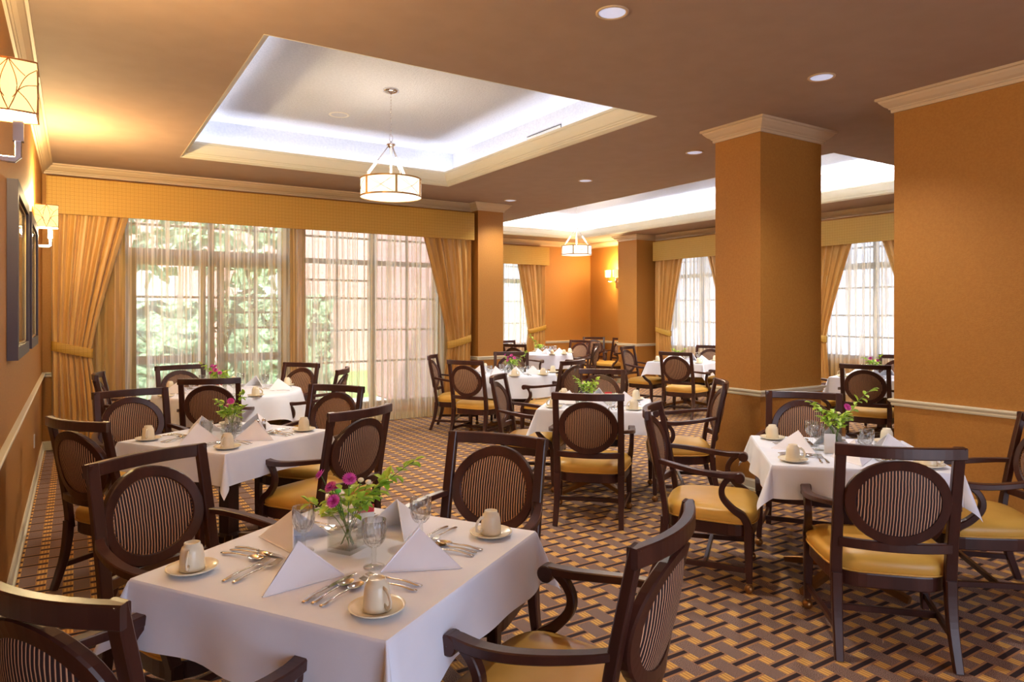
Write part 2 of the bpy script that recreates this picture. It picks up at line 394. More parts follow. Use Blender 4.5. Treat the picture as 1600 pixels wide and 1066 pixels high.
for p in [[(XL, YB), (XL, YW), (5.2, YW), (5.2, 9.15), (5.65, 9.15), (5.65, YF), (XR, YF), (XR, 11.6), (10.15, 11.6), (10.15, 11.0), (XR, 11.0), (XR, YB)]]:
    q = molding(p, BASE); bm_.add(q.v, q.f)
struct('trim_4', rm, M['trim']); struct('baseboard_perimeter', bm_, M['trim'])
# free standing column and pier
def post(name, x0, y0, x1, y1, tn):
    struct(name, MB().box(x0, y0, 0, x1, y1, CZ), M['wall'])
    loop = [(x0, y0), (x0, y1), (x1, y1), (x1, y0)]   # clockwise seen from above keeps the room outside; offset outwards
    for k, (prof, m) in enumerate(((CROWN, M['crown']), (RAIL, M['trim']), (BASE, M['trim']))):
        rs = []
        for o_, z in prof: rs.append([(x0-o_, y0-o_, z), (x0-o_, y1+o_, z), (x1+o_, y1+o_, z), (x1+o_, y0-o_, z)])
        struct('%s_%d' % (('trim', 'trim', 'baseboard')[k], tn+k), MB().rings(rs, caps=False, smooth=False, loop=True), m)
post('wall_column', 4.988, 3.86, 5.855, 4.354, 5)
post('wall_pier', 5.41, -3.0, 6.0, 2.943, 8)
# walls
struct('wall_left', MB().box(XL-.15, YB, 0, XL, YW+.15, CZ), M['wall'])
def wall_with(name, axis, c0, c1, lo, hi, holes, z1=CZ):
    # axis 'x': wall runs along x between c0..c1 in y ; holes (a0,a1,z0,z1)
    m = MB(); xs = [lo]
    for a0, a1, z0, zt in holes: xs += [a0, a1]
    xs.append(hi)
    def bx(a, b, z0, zt):
        if axis == 'x': m.box(a, c0, z0, b, c1, zt)
        else: m.box(c0, a, z0, c1, b, zt)
    for i in range(0, len(xs), 2): bx(xs[i], xs[i+1], 0, z1)
    for a0, a1, z0, zt in holes: bx(a0, a1, 0, z0); bx(a0, a1, zt, z1)
    struct(name, m, M['wall'])
WIN1 = [(.50, 2.43, .22, 2.92), (2.60, 4.66, .22, 2.92)]
struct('wall_rear_light_block', MB().box(3.6, YB-.15, 0, XR+.15, YB, CZ), M['wall'])  # added unseen behind the camera, blocks daylight from the right rear
wall_with('wall_front', 'x', YW, YW+.2, XL-.15, 5.2, WIN1)
struct('wall_projection', MB().box(5.2, 9.15, 0, 5.65, YF+.15, CZ), M['wall'])
wall_with('wall_far', 'x', YF, YF+.15, 5.65, XR+.15, [(7.2, 9.15, .8, 2.92)])
WR = [(5.25, 7.05, .8, 2.92), (8.85, 10.65, .8, 2.92)]
wall_with('wall_right', 'y', XR, XR+.15, YB, YF, WR)
struct('wall_half_column', MB().box(10.15, 11.0, 0, XR, 11.6, CZ), M['wall'])
# windows
M['wframe'] = mat('brown_window_frame', srgb(120, 92, 60), .5)
M['wwhite'] = mat('grey_window_frame', srgb(128, 132, 142), .5)
def window(n, axis, c, a0, a1, z0, z1, sashes, m, trans=2.27, band=.05):
    """sashes: list of (lo,hi, [muntin heights], [muntin positions]) ; transom band at trans"""
    fr = MB()
    def bx(a, b, zb, zt, d=.035):
        if axis == 'x': fr.box(a, c-d, zb, b, c+d, zt)
        else: fr.box(c-d, a, zb, c+d, b, zt)
    bx(a0, a0+.05, z0, z1); bx(a1-.05, a1, z0, z1); bx(a0, a1, z0, z0+.05); bx(a0, a1, z1-.05, z1)
    bx(a0, a1, trans-band, trans+band)
    for i, (lo, hi, hs, vs) in enumerate(sashes):
        if i: bx(lo-.04, lo+.03, z0, z1)
        for h in hs: bx(lo, hi, h-.014, h+.014, .012)
        for v in vs: bx(v-.014, v+.014, z0, z1, .011)
    o = struct('window_%d' % n, fr, m)
    g = MB()
    if axis == 'x': g.box(a0+.02, c-.004, z0+.02, a1-.02, c+.004, z1-.02)
    else: g.box(c-.004, a0+.02, z0+.02, c+.004, a1-.02, z1-.02)
    g.build('window_pane', M['pane'], o)
    return o
yw = YW+.1
w1 = window(1, 'x', yw, .50, 2.43, .22, 2.92, [(.5, 1.47, [2.62, 1.74], []), (1.47, 2.43, [2.62, 1.74, 1.35, 1.55], [2.0])], M['wframe'], 2.23, .1)
fb = MB()   # door leaf stiles and lock rails of the garden doors
for a, b in ((.55, 1.40), (1.54, 2.38)):
    for x in (a, b-.08): fb.box(x, yw-.03, .22, x+.08, yw+.03, 2.14)
    fb.box(a, yw-.03, .92, b, yw+.03, 1.02); fb.box(a, yw-.03, .22, b, yw+.03, .34)
fb.build('door_leaf_frame', M['wframe'], w1)
window(2, 'x', yw, 2.60, 4.66, .22, 2.92, [(2.6, 3.62, [2.6, 1.75, 1.3, 2.0, .85], [3.1]), (3.62, 4.66, [2.6, 1.75, 1.3, .85], [4.15])], M['wframe'], 2.26, .035)
window(3, 'x', YF+.08, 7.2, 9.15, .8, 2.92, [(7.2, 8.2, [2.6, 1.8, 1.3], [7.7]), (8.2, 9.15, [2.6, 1.8, 1.3], [8.7])], M['wwhite'])
window(4, 'y', XR+.08, 8.85, 10.65, .8, 2.92, [(8.85, 9.75, [2.6, 1.8, 1.35], [9.3]), (9.75, 10.65, [2.6, 1.8, 1.35], [10.2])], M['wwhite'], 2.3, .04)
window(5, 'y', XR+.08, 5.25, 7.05, .8, 2.92, [(5.25, 6.15, [2.6, 1.95, 1.5, 1.15], [5.7]), (6.15, 7.05, [2.6, 1.95, 1.5, 1.15], [6.6])], M['wwhite'], 2.3, .05)

# ------------------------------------------------------------------ outside
struct('wall_outer_cladding', MB().box(5.08, YW+.2, -.1, 5.2, YF+.3, 3.6), M['brick'])
o_ = empty('sky_dimming_backdrop', (15.5, 0, -.12), 0, 'pale grey backdrop added to dim the sky outside the right-hand windows', 'building')  # added backdrop, tones down the over-bright sky in these windows
sb = MB().box(0, -4, 0, .3, 26, 7).build('backdrop_wall', mat('backdrop_pale_grey', srgb(176, 184, 202), .8), o_)
for yy in (3.5, 7.5, 11.5, 15.5): MB().box(-.03, yy-.5, 1.2, .0, yy+.5, 2.8).build('house_window', M['shoe'], o_)  # windows drawn on the added backdrop
struct('ground_patio', MB().box(-8, YW+.2, -.3, 5.2, 40, -.12).box(XR+.2, -5, -.3, 40, 40, -.12), M['patio'])
struct('ground_lawn', MB().box(-8, 13.0, -.12, 5.2, 17, -.10).box(5.2, YF+.2, -.3, XR+.2, 40, -.12), M['grassm'])
def hedge(x0, y0, x1, y1, h, label, seed):
    rnd = random.Random(seed); m = MB()
    def f(u, v):
        a = 2*pi*u; t = v
        rr = 1 if t < .75 else cos((t-.75)/.25*pi/2)**.5
        px = (x0+x1)/2+(x1-x0)/2*max(-1, min(1, 1.35*cos(a)))*rr; py = (y0+y1)/2+(y1-y0)/2*max(-1, min(1, 1.35*sin(a)))*rr
        j = .12
        return (px+rnd.uniform(-j, j), py+rnd.uniform(-j, j), -.12+h*min(1, t/.8)+(rnd.uniform(-j, j) if t > .1 else 0))
    m.grid(70, 24, f)
    return tag(m.build('hedge', M['hedge']), label, 'hedge', 'hedges in the garden outside the tall window')
hedge(-1.5, 12.2, 1.9, 13.0, 1.75, 'clipped green hedge seen through the left garden door', 1)
hedge(2.3, 12.6, 4.0, 13.6, 1.9, 'bushy green hedge seen through the right half of the tall window', 2)
def tree(x, y, h, r, label, seed):
    rnd = random.Random(seed); t = empty('garden_tree', (x, y, -.11), 0, label, 'tree', 'trees in the garden outside')
    MB().sweep([(0, 0, 0), (.05, 0, h*.3), (0, .05, h*.6)], .18, .18, seg=8).build('trunk', M['pepper'], t)
    m = MB()
    for k in range(260):
        a = rnd.uniform(0, 2*pi); b = rnd.uniform(-1, 1); q = sqrt(1-b*b); rr = r*rnd.uniform(.6, 1)
        c = Vector((rr*q*cos(a), rr*q*sin(a), h*.7+rr*b*.9)); s_ = rnd.uniform(.12, .26)
        n = Vector((rnd.uniform(-1, 1), rnd.uniform(-1, 1), rnd.uniform(-1, 1))).normalized(); u = n.orthogonal().normalized(); w = n.cross(u)
        m.add([c+u*s_, c+w*s_*.7, c-u*s_, c-w*s_*.7], [(0, 1, 2, 3)])
    m.build('foliage', M['hedge'], t)
tree(.6, 14.6, 4.6, 1.4, 'leafy tree outside the left garden door', 3)
tree(3.0, 15.0, 4.4, 1.3, 'leafy tree outside the right pane of the tall window', 4)
bl = empty('brick_building', (0, 19, -.12), 0, 'red brick building across the garden with white windows', 'building')
wl = MB().box(-10, 0, 0, 8, .3, 7).build('facade', M['brick'], bl)
for k, x in enumerate((-4, -1.2, 1.5, 4.2)):
    f_ = MB().box(x-.6, -.05, 1.0, x+.6, .02, 2.8).build('house_window', M['white'], bl)
    MB().box(x-.52, -.06, 1.08, x+.52, -.052, 2.72).build('pane', M['pane'], f_)
# ------------------------------------------------------------------ curtains
def drape_panel(axis, c, o_top, i_top, o_tie, i_tie, o_bot, i_bot, ztop, ztie, label, lean=1, sgn=1, group=None, keym='key_x'):
    """axis x: panel in plane y=c. o_*: outer edge, i_*: inner edge coordinates"""
    n = 110; nv = 40; rnd = random.Random(hash(label) % 1000 if False else len(label)); ph = rnd.uniform(0, 6); pl = 8
    def f(u, v):
        z = ztop*(1-v)+.015*v
        if z > ztie:
            t = (ztop-z)/(ztop-ztie); e = t**1.15
            o_ = o_top+(o_tie-o_top)*e; i_ = i_top+(i_tie-i_top)*(.30*t+.70*sin(t*pi/2)**1.0*t**.6 if False else (1.12*t-.12*t**3))
        else:
            t = (ztie-z)/ztie; e = sin(t*pi/2)
            o_ = o_tie+(o_bot-o_tie)*e; i_ = i_tie+(i_bot-i_tie)*e
        uu = u+.015*sin(5*u+3*v)
        a = o_+(i_-o_)*u; wdt = abs(i_-o_)
        amp = .026+.008*sin(u*7+ph)
        d = amp*sin(2*pi*pl*uu+ph)+.012*sin(2*pi*pl*1.7*uu+2)
        dist = abs(z-ztie); d *= (.45+.55*min(1, dist/.35))
        a += .3*amp*cos(2*pi*pl*uu+ph)*min(1, wdt/.5)
        return (a, c+sgn*d, z) if axis == 'x' else (c+sgn*d, a, z)
    root = empty('curtain_panel', (0, 0, 0), 0, label, 'curtain', group)
    MB().grid(n, nv, f).build('drape_fabric', M['drape'], root)
    # tieback: closed band round the waist, sloping
    t = []; lo, hi = min(o_tie, i_tie)-.015, max(o_tie, i_tie)+.015; mid = (lo+hi)/2; hw = (hi-lo)/2
    tilt = .05*(1 if o_tie < i_tie else -1)
    for k in range(24):
        a = 2*pi*k/24; p = mid+hw*cos(a); q = c+.055*sin(a); z = ztie-tilt*cos(a)+.03
        t.append((p, q, z) if axis == 'x' else (q, p, z))
    MB().sweep(t, .008, .105, loop=True, smooth=True).build('tieback', M[keym], root)
    return root
def sheer_panel(axis, c, a0, a1, ztop, label, pl, group=None, seed=0):
    rnd = random.Random(seed); n = int((a1-a0)*110)
    ph = [rnd.uniform(0, 6) for _ in range(6)]
    def f(u, v):
        x = a0+(a1-a0)*u; z = ztop*(1-v)+.012*v
        w = x*pl*1.5+.9*sin(x*3.1+ph[0])+.9*sin(x*7.3+ph[1])
        d = .03*sin(w)+.012*sin(2.3*w+ph[2])+.01*v*sin(1.3*w+ph[3])
        xx = x+.02*cos(w)
        return (xx, c+d, z) if axis == 'x' else (c+d, xx, z)
    o = MB().grid(n, 6, f).build('sheer_curtain', M['sheer']); tag(o, label, 'curtain', group); return o
def valance(axis, c, a0, a1, wall, z0, z1, label, keym):
    m = MB(); r = .02
    if axis == 'x':
        m.box(a0, c, z0, a1, c+r, z1); m.box(a0, c+r, z0, a0+r, wall, z1); m.box(a1-r, c+r, z0, a1, wall, z1); m.box(a0+r, c+r, z1-r, a1-r, wall, z1)
    else:
        m.box(c, a0, z0, c+r, a1, z1); m.box(c+r, a0, z0, wall, a0+r, z1); m.box(c+r, a1-r, z0, wall, a1, z1); m.box(c+r, a0+r, z1-r, wall, a1-r, z1)
    tag(m.build('valance', M[keym]), label, 'valance', 'key-patterned valances over the windows')
DG = 'gold tied-back drapes'; SG = 'cream sheer curtains'
valance('x', 9.12, -.26, 5.12, YW, 2.645, 3.055, 'long gold key-patterned valance over the tall left window wall', 'key_x')
drape_panel('x', 9.205, -.22, .57, -.20, .16, -.20, .26, 2.80, 1.10, 'gold drape tied back at the left end of the tall window wall', group=DG)
drape_panel('x', 9.205, 5.11, 4.28, 5.09, 4.72, 5.09, 4.62, 2.80, 1.08, 'gold drape tied back beside the narrow column, right end of the tall window', group=DG)
sheer_panel('x', 9.29, -.22, 5.14, 2.85, 'pleated cream sheer curtain across the tall garden window', 42, SG, 1)
valance('x', 13.05, 7.0, 9.32, YF, 2.64, 3.055, 'gold valance over the narrow far window behind the first column', 'key_x')
drape_panel('x', 13.12, 9.28, 8.45, 9.26, 8.78, 9.26, 8.72, 2.80, 1.13, 'gold drape tied back right of the narrow far window', group=DG)
sheer_panel('x', 13.19, 7.05, 9.28, 2.85, 'cream sheer curtain on the narrow far window behind the first column', 40, SG, 2)
valance('y', 10.5, 8.62, 10.88, XR, 2.65, 3.06, 'gold valance over the side window left of the big column', 'key_y')
drape_panel('y', 10.57, 10.86, 10.05, 10.85, 10.42, 10.84, 10.36, 2.80, 1.12, 'gold drape tied back beside the half column, left of the side window', group=DG, keym='key_y')
drape_panel('y', 10.57, 8.65, 9.46, 8.66, 9.0, 8.66, 9.06, 2.80, 1.12, 'gold drape partly hidden by the left face of the big column', group=DG, keym='key_y')
sheer_panel('y', 10.64, 8.65, 10.86, 2.85, 'cream sheer curtain on the side window left of the big column', 40, SG, 3)
valance('y', 10.5, 5.0, 7.3, XR, 2.65, 3.06, 'gold valance over the window seen between the big column and the pier', 'key_y')
drape_panel('y', 10.57, 7.28, 6.38, 7.26, 6.88, 7.26, 6.8, 2.80, 1.12, 'gold drape tied back right behind the big column edge', group=DG, keym='key_y')
drape_panel('y', 10.57, 5.04, 5.96, 5.05, 5.45, 5.05, 5.5, 2.80, 1.12, 'gold drape partly hidden by the orange pier at the right', group=DG, keym='key_y')
sheer_panel('y', 10.64, 5.04, 7.26, 2.85, 'cream sheer curtain between the big column and the pier', 40, SG, 4)

# ------------------------------------------------------------------ chairs
def lean(z): return .11*(max(0, z-.35)/.62)**1.25
def yb(x, z): return -.235-lean(z)-.05*(1-min(1, (x/.25)**2))*min(1, max(0, (z-.4)/.1))
def make_chair(arms):
    t = empty('dining_armchair' if arms else 'dining_side_chair', (0, 0, 0), 0, '', 'chair')
    wd = M['wood']
    def outline(k, z, y0=-.245, y1=.245, wr=.235, wf=.30, n=40, p=4.5):
        pts = []
        for i in range(n):
            a = 2*pi*i/n; cx, sy = cos(a), sin(a)
            x = (abs(cx)**(2/p))*(1 if cx > 0 else -1); y = (abs(sy)**(2/p))*(1 if sy > 0 else -1)
            yy = (y0+y1)/2+(y1-y0)/2*y*k + .015*(1-x*x)*max(0, y); w = wr+(wf-wr)*((yy-y0)/(y1-y0))
            pts.append((x*w*k, yy, z))
        return pts
    MB().rings([outline(1.0, .372), outline(1.03, .385), outline(1.045, .41), outline(1.02, .432), outline(.93, .45), outline(.72, .462), outline(.4, .468), outline(.05, .47)]).build('seat_cushion', M['vinyl'], t)
    MB().sweep(outline(1.035, .380), .009, .009, loop=True, seg=6).build('piping', M['vinyl'], t)
    MB().rings([outline(.985, .305), outline(1.0, .31), outline(1.0, .365), outline(.99, .374)], smooth=False).build('seat_frame', wd, t)
    for s in (-1, 1):
        rl = [(s*.232, -.245, .37), (s*.232, -.25, .28), (s*.233, -.268, .17), (s*.235, -.30, .07), (s*.237, -.325, 0)]
        rl, sc = smooth(rl, [1.1, 1.1, 1.0, .92, .85])
        MB().sweep(rl, .042, .04, up=(0, 1, 0), scale=sc).build('leg', wd, t)
        bp = [(s*.233, yb(.25, z), z) for z in (.33, .45, .55, .65, .75, .85, .93, .972)]
        MB().sweep(bp, .046, .032, up=(0, 1, 0), scale=[1.05, 1.05, 1, 1, .98, .96, .95, .95]).build('back_post', wd, t)
        fl = MB().sweep([(s*.272, .215, .37), (s*.274, .217, .2), (s*.276, .22, .058)], .045, .045, up=(0, 1, 0), scale=[1.05, .95, .72]).build('leg', wd, t)
        MB().lathe([(.006, .058), (.009, .056), (.009, .045)], (s*.276, .22, 0), 10).ball((s*.276, .22, .026), .026, 14).build('caster', M['bronze'], fl)
        MB().sweep([(s*.235, -.285, .125), (s*.255, 0, .125), (s*.275, .215, .125)], .02, .03).build('stretcher', wd, t)
    MB().sweep([(-.25, -.02, .125), (.25, -.02, .125)], .022, .03).build('stretcher', wd, t)
    xs = [-.256+.512*i/16 for i in range(17)]
    MB().sweep([(x, yb(x, .945), .947) for x in xs], .034, .052).build('top_rail', wd, t)
    MB().sweep([(x, yb(x, .52), .517) for x in xs[1:-1]], .028, .042).build('lower_rail', wd, t)
    rx, rz, zc = .193, .172, .721
    ring = []
    for k in range(40):
        a = 2*pi*k/40; x, z = rx*cos(a), zc+rz*sin(a)
        ring.append([(x+dx*cos(a), yb(x+dx*cos(a), z+dx*sin(a))+dy, z+dx*sin(a)) for dx, dy in ((-.021, -.015), (.019, -.017), (.022, -.01), (.022, .012), (.018, .017), (-.018, .017), (-.022, .012), (-.022, -.012))])
    MB().rings(ring, loop=True, smooth=False).build('oval_frame', wd, t)
    def pad(side):
        def f(u, v):
            a = 2*pi*u; r = v; x, z = .176*r*cos(a), zc+.155*r*sin(a)
            return (x, yb(x, z)+side*(.008+.016*(1-r**3)), z)
        return f
    pm = MB().grid(40, 8, pad(1)); pm.grid(40, 8, pad(-1)); pm.build('back_pad', M['stripe'], t)
    nl = MB()
    for k in range(64):
        a = 2*pi*k/64; x, z = .169*cos(a), zc+.149*sin(a); nl.ball((x, yb(x, z)+.011, z), .0032, 6)
    nl.build('nail_trim', M['bronze'], t)
    if arms:
        for s in (-1, 1):
            ap = [(s*.236, yb(.25, .69)+.005, .69), (s*.268, -.22, .682), (s*.296, -.12, .668), (s*.308, -.02, .655), (s*.306, .07, .648), (s*.298, .14, .65), (s*.295, .168, .652)]
            ap, sc = smooth(ap, [.8, .85, .95, 1, 1.05, 1.1, 1.0])
            am = MB().sweep(ap, .042, .03, scale=sc)
            am.lathe([(.001, -.026), (.026, -.026), (.030, -.022), (.030, .022), (.026, .026), (.001, .026)], (s*.295, .168, .638), 20, axis='x', smooth=False)
            am.build('armrest', wd, t)
            sp = [(s*.296, .13, .645), (s*.298, .095, .61), (s*.298, .075, .565), (s*.295, .085, .515), (s*.288, .135, .46), (s*.28, .19, .42), (s*.275, .217, .36)]
            sp, sc = smooth(sp, [.9, .85, .85, .9, 1, 1.1, 1.15])
            MB().sweep(sp, .036, .04, up=(1, 0, 0), scale=sc).build('arm_support', wd, t)
    return t
armchair = make_chair(True); sidechair = make_chair(False)
def chair(bx, by, deg, label, group, proto=None):
    """bx,by: middle of the top rail in plan; deg: direction faced"""
    a = R(deg); d = .345
    x, y = bx+cos(a)*d, by+sin(a)*d
    return place(proto or armchair, (x, y, 0), a-pi/2, label, group)

# ------------------------------------------------------------------ tables and cloths
def table(cx, cy, deg, half, label, group, rnd=False):
    t = empty('dining_table', (cx, cy, 0), R(deg), label, 'table', group)
    if rnd: MB().lathe([(.001, .70), (half-.01, .70), (half, .71), (half, TZ), (half-.005, TZ+.004), (.001, TZ+.004)], n=48, smooth=False).build('tabletop', M['wood'], t)
    else: MB().box(-half, -half, .705, half, half, TZ+.004).build('tabletop', M['wood'], t)
    k = half*.45
    MB().sweep([(-k, -k, .685), (k, -k, .685), (k, k, .685), (-k, k, .685)], .03, .04, loop=True).build('top_brace', M['wood'], t)
    MB().rings([[(x*w, y*w, z) for x, y in ((-1, -1), (1, -1), (1, 1), (-1, 1))] for w, z in ((.06, .07), (.06, .11), (.042, .13), (.042, .64), (.07, .67), (.07, .705))], smooth=False).build('pedestal_column', M['wood'], t)
    for i in range(4):
        a = pi/4+pi/2*i; c, s_ = cos(a), sin(a); q = min(.40, half*.85)
        MB().sweep([(c*.03, s_*.03, .10), (c*q*.4, s_*q*.4, .085), (c*q*.8, s_*q*.8, .05), (c*q, s_*q, .03)], .05, .045, scale=[1, 1, .9, .75]).build('foot', M['bronze'], t)
    MB().sweep([(-k, 0, .695), (k, 0, .695)], .05, .03).sweep([(0, -k, .695), (0, k, .695)], .05, .03).build('cross_brace', M['wood'], t)
    return t
def cloth(cx, cy, deg, half, over, label, seed, rnd=False, waves=.020, turn=0, square_on_round=False):
    r = random.Random(seed); ph = [r.uniform(0, 6) for _ in range(8)]; m = MB(); hf = half+.006
    if rnd:
        def f(u, v):
            a = 2*pi*u
            if v < .4: q = hf*v/.4; return (q*cos(a), q*sin(a), CL)
            t = (v-.4)/.6; o_ = over
            # square cloth on a round top: the overhang grows at the four corners
            c4 = abs(cos(2*(a-R(turn))))
            o_ = over*(.85+.75*(1-c4)**2) if square_on_round else over
            w = (.5+.5*sin(9*a+ph[0]))*.6+(.5+.5*sin(14*a+ph[1]))*.4
            rad = hf+.008*min(1, t*5)+t*(.015+.05*w*(o_/over))
            z = CL-.003-(o_)*t*(1-.04*w)
            if t < .08: z = CL-.012*(t/.08)**2; rad = hf+.008*(t/.08)
            return (rad*cos(a), rad*sin(a), z)
        m.grid(96, 22, lambda u, v: f(1-u, 1-v))
    else:
        # per side strips with fanned corners
        per = []  # (px,py, nx,ny, overhang, fold)
        K = 26; C = 14
        crn = [(-1, -1), (1, -1), (1, 1), (-1, 1)]
        for i in range(4):
            a, b = Vector(crn[i])*hf, Vector(crn[(i+1) % 4])*hf; d = (b-a).normalized(); nrm = Vector((d.y, -d.x))
            for k in range(K+1):
                s_ = k/K; p = a.lerp(b, s_); per.append((p, nrm, over, 0, s_+i))
            n2 = Vector((crn[(i+1) % 4][0]*0, 0)); bd = (Vector(crn[(i+2) % 4])*hf-b).normalized(); nrm2 = Vector((bd.y, -bd.x))
            for k in range(1, C):
                th = pi/2*k/C; dirn = (nrm*cos(th)+nrm2*sin(th)); o_ = over/max(cos(th), sin(th)); fold = sin(2*th)**2
                per.append((b, dirn, o_, fold, i+1+.0*k))
        rows = [0, .015, .04, .12, .25, .4, .55, .7, .85, 1]
        rings = []
        for t in rows:
            rg = []
            for (p, nrm, o_, fold, s_) in per:
                wv = waves*(.6*sin(s_*9+ph[0])+.4*sin(s_*17+ph[1])+.5)
                out = .006*min(1, t*30)+t*(.012+wv)+fold*t*o_*.34
                z = CL-o_*t*(1-.06*fold)
                if t == 0: z = CL; out = .002
                elif t == .015: z = CL-.004; out = .005
                q = p+nrm*out; rg.append((q.x, q.y, z))
            rings.append(rg)
        m.rings(rings[::-1], caps=False)
        n = len(per); q = len(m.v); m.v += rings[0]; m.f.append(tuple(range(q, q+n))); m.sm.append(False)
    o = m.build('tablecloth', M['linen'], None, (cx, cy, 0)); o.rotation_euler = (0, 0, R(deg))
    return tag(o, label, 'tablecloth', 'white tablecloths')

# ------------------------------------------------------------------ tableware prototypes (origin at the base centre)
def p_cup():
    t = empty('coffee_cup', (0, 0, 0), 0, '', 'cup')
    # stands upside down: rim below, foot ring on top
    MB().lathe([(.034, .0), (.0375, .001), (.037, .012), (.0355, .035), (.033, .058), (.029, .070), (.024, .074), (.0235, .082), (.021, .083), (.020, .077), (.001, .077)], n=28).build('cup_body', M['china'], t)
    hp = [(.035, 0, .020), (.048, 0, .014), (.060, 0, .022), (.062, 0, .036), (.054, 0, .052), (.042, 0, .062), (.030, 0, .063)]
    MB().sweep(hp, .012, .006, up=(0, 1, 0), seg=8).build('handle', M['china'], t); return t
def p_saucer():
    o = MB().lathe([(.001, .004), (.03, .004), (.032, .007), (.045, .007), (.068, .014), (.0755, .018), (.0755, .015), (.066, .009), (.045, .001), (.001, .0005)], n=32).build('saucer', M['china']); tag(o, '', 'saucer'); return o
def p_goblet():
    t = empty('water_goblet', (0, 0, 0), 0, '', 'glass')
    def flute(prof, k, amp, smooth=False):
        m = MB(); rs = []
        for r, z, a in prof:
            rs.append([((r+a*amp*cos(k*2*pi*j/48))*cos(2*pi*j/48), (r+a*amp*cos(k*2*pi*j/48))*sin(2*pi*j/48), z) for j in range(48)])
        return m.rings(rs, caps=False)
    flute([(.009, .062, 0), (.018, .066, .5), (.028, .078, 1), (.034, .095, 1), (.0365, .115, .9), (.0375, .13, .2), (.038, .148, 0), (.0365, .148, 0), (.0355, .125, 0), (.032, .095, 0), (.022, .078, 0), (.001, .074, 0)], 12, .0022).build('bowl', M['cutglass'], t)
    MB().lathe([(.009, .062), (.0065, .05), (.0085, .04), (.006, .028), (.008, .012)], n=12).build('stem', M['glass'], t)
    MB().lathe([(.008, .012), (.02, .006), (.0335, .003), (.0335, .0), (.001, .0)], n=28).build('foot', M['glass'], t)
    return t
def p_tumbler():
    m = MB(); rs = []
    for r, z, a in [(.001, 0, 0), (.026, 0, 0), (.029, .004, .5), (.032, .03, 1), (.0355, .06, 1), (.038, .072, 0), (.0395, .092, 0), (.038, .092, 0), (.035, .06, 0), (.028, .012, 0), (.001, .010, 0)]:
        rs.append([((r+a*.0022*cos(12*2*pi*j/48))*cos(2*pi*j/48), (r+a*.0022*cos(12*2*pi*j/48))*sin(2*pi*j/48), z) for j in range(48)])
    o = m.rings(rs, caps=False).build('glass_tumbler', M['cutglass']); tag(o, '', 'glass'); return o
def p_napkin():
    # standing pyramid fold: ridge runs to the diner, two wings behind
    F = (0, -.125, .001); A = (-.105, .10, .001); B = (.105, .10, .001); P = (0, .02, .112)
    m = MB()
    def wing(a, b, c, bulge, n=8):
        a, b, c = map(Vector, (a, b, c)); nn = (b-a).cross(c-a).normalized(); vs = []; idx = {}
        for i in range(n+1):
            for j in range(n+1-i):
                u, v = i/n, j/n; w = 1-u-v; p = a*w+b*u+c*v+nn*bulge*27*u*v*w*.33+nn*bulge*.6*(w*v)
                idx[(i, j)] = len(vs); vs.append(p)
        fs = []
        for i in range(n):
            for j in range(n-i):
                fs.append((idx[(i, j)], idx[(i+1, j)], idx[(i, j+1)]))
                if j < n-i-1: fs.append((idx[(i+1, j)], idx[(i+1, j+1)], idx[(i, j+1)]))
        m.add(vs, fs, True)
    wing(F, B, P, .010); wing(P, A, F, .010)
    F2 = (0, -.117, .0); wing((-.004, -.118, .002), (-.10, .088, .002), (-.001, .021, .106), .004); wing((.004, -.118, .002), (.10, .088, .002), (.001, .021, .106), -.004)
    # folded hems at the back of each wing
    m.sweep([F, B], .005, .003); m.sweep([F, A], .005, .003); m.sweep([B, P], .004, .004); m.sweep([A, P], .004, .004)
    o = m.build('folded_napkin', M['napkin']); tag(o, '', 'napkin'); return o
def handle(m, L_, w0=.006, w1=.0105):
    n = 10; rs = []
    for i in range(n+1):
        t = i/n; y = t*L_; w = (w1 if t < .12 else w1+(w0-w1)*min(1, (t-.12)/.6)) * (.6 if i == 0 else 1)
        z = .003+.006*sin(pi*min(1, t*1.1))**2*.5+.006*t
        h = .0018
        rs.append([(-w*.7, y, z-h), (w*.7, y, z-h), (w, y, z), (w*.7, y, z+h), (-w*.7, y, z+h), (-w, y, z)])
    m.rings(rs); return m
def p_fork():
    m = handle(MB(), .125, .0032, .0085)
    m.add([(-.004, .125, .0105), (.004, .125, .0105), (.0115, .14, .007), (.0115, .152, .006), (-.0115, .152, .006), (-.0115, .14, .007)], [(0, 1, 2, 3, 4, 5)])
    for k in range(4):
        x = -.0098+k*.0065; m.sweep([(x, .150, .006), (x, .172, .006), (x*.92, .192, .011)], .0032, .002)
    o = m.build('dinner_fork', M['steel']); tag(o, '', 'fork'); return o
def p_knife():
    m = handle(MB(), .105, .006, .0085)
    m.sweep([(0, .10, .007), (0, .14, .006), (.001, .19, .005), (.004, .232, .0045)], .018, .0016, scale=[.6, 1, 1, .25])
    o = m.build('table_knife', M['steel']); tag(o, '', 'knife'); return o
def p_spoon():
    m = handle(MB(), .12, .003, .0085)
    def f(u, v):
        a = 2*pi*u; r = v; x = .0185*r*cos(a)*(1-.12*sin(a)); y = .147+.03*r*sin(a); z = .0095-.0085*(1-r*r)
        return (x, y, z)
    m.grid(20, 6, f)
    o = m.build('teaspoon', M['steel']); tag(o, '', 'spoon'); return o
def p_vase():
    t = empty('glass_vase', (0, 0, 0), 0, '', 'vase')
    m = MB(); a, b = .047, .042
    m.box(-a, -a, 0, a, a, .014)
    for x0, y0, x1, y1 in ((-a, -a, a, -b), (-a, b, a, a), (-a, -b, -b, b), (b, -b, a, b)): m.box(x0, y0, .014, x1, y1, .132)
    m.build('vase_wall', M['glass'], t)
    MB().box(-b+.001, -b+.001, .015, b-.001, b-.001, .075).build('water', M['water'], t)
    return t
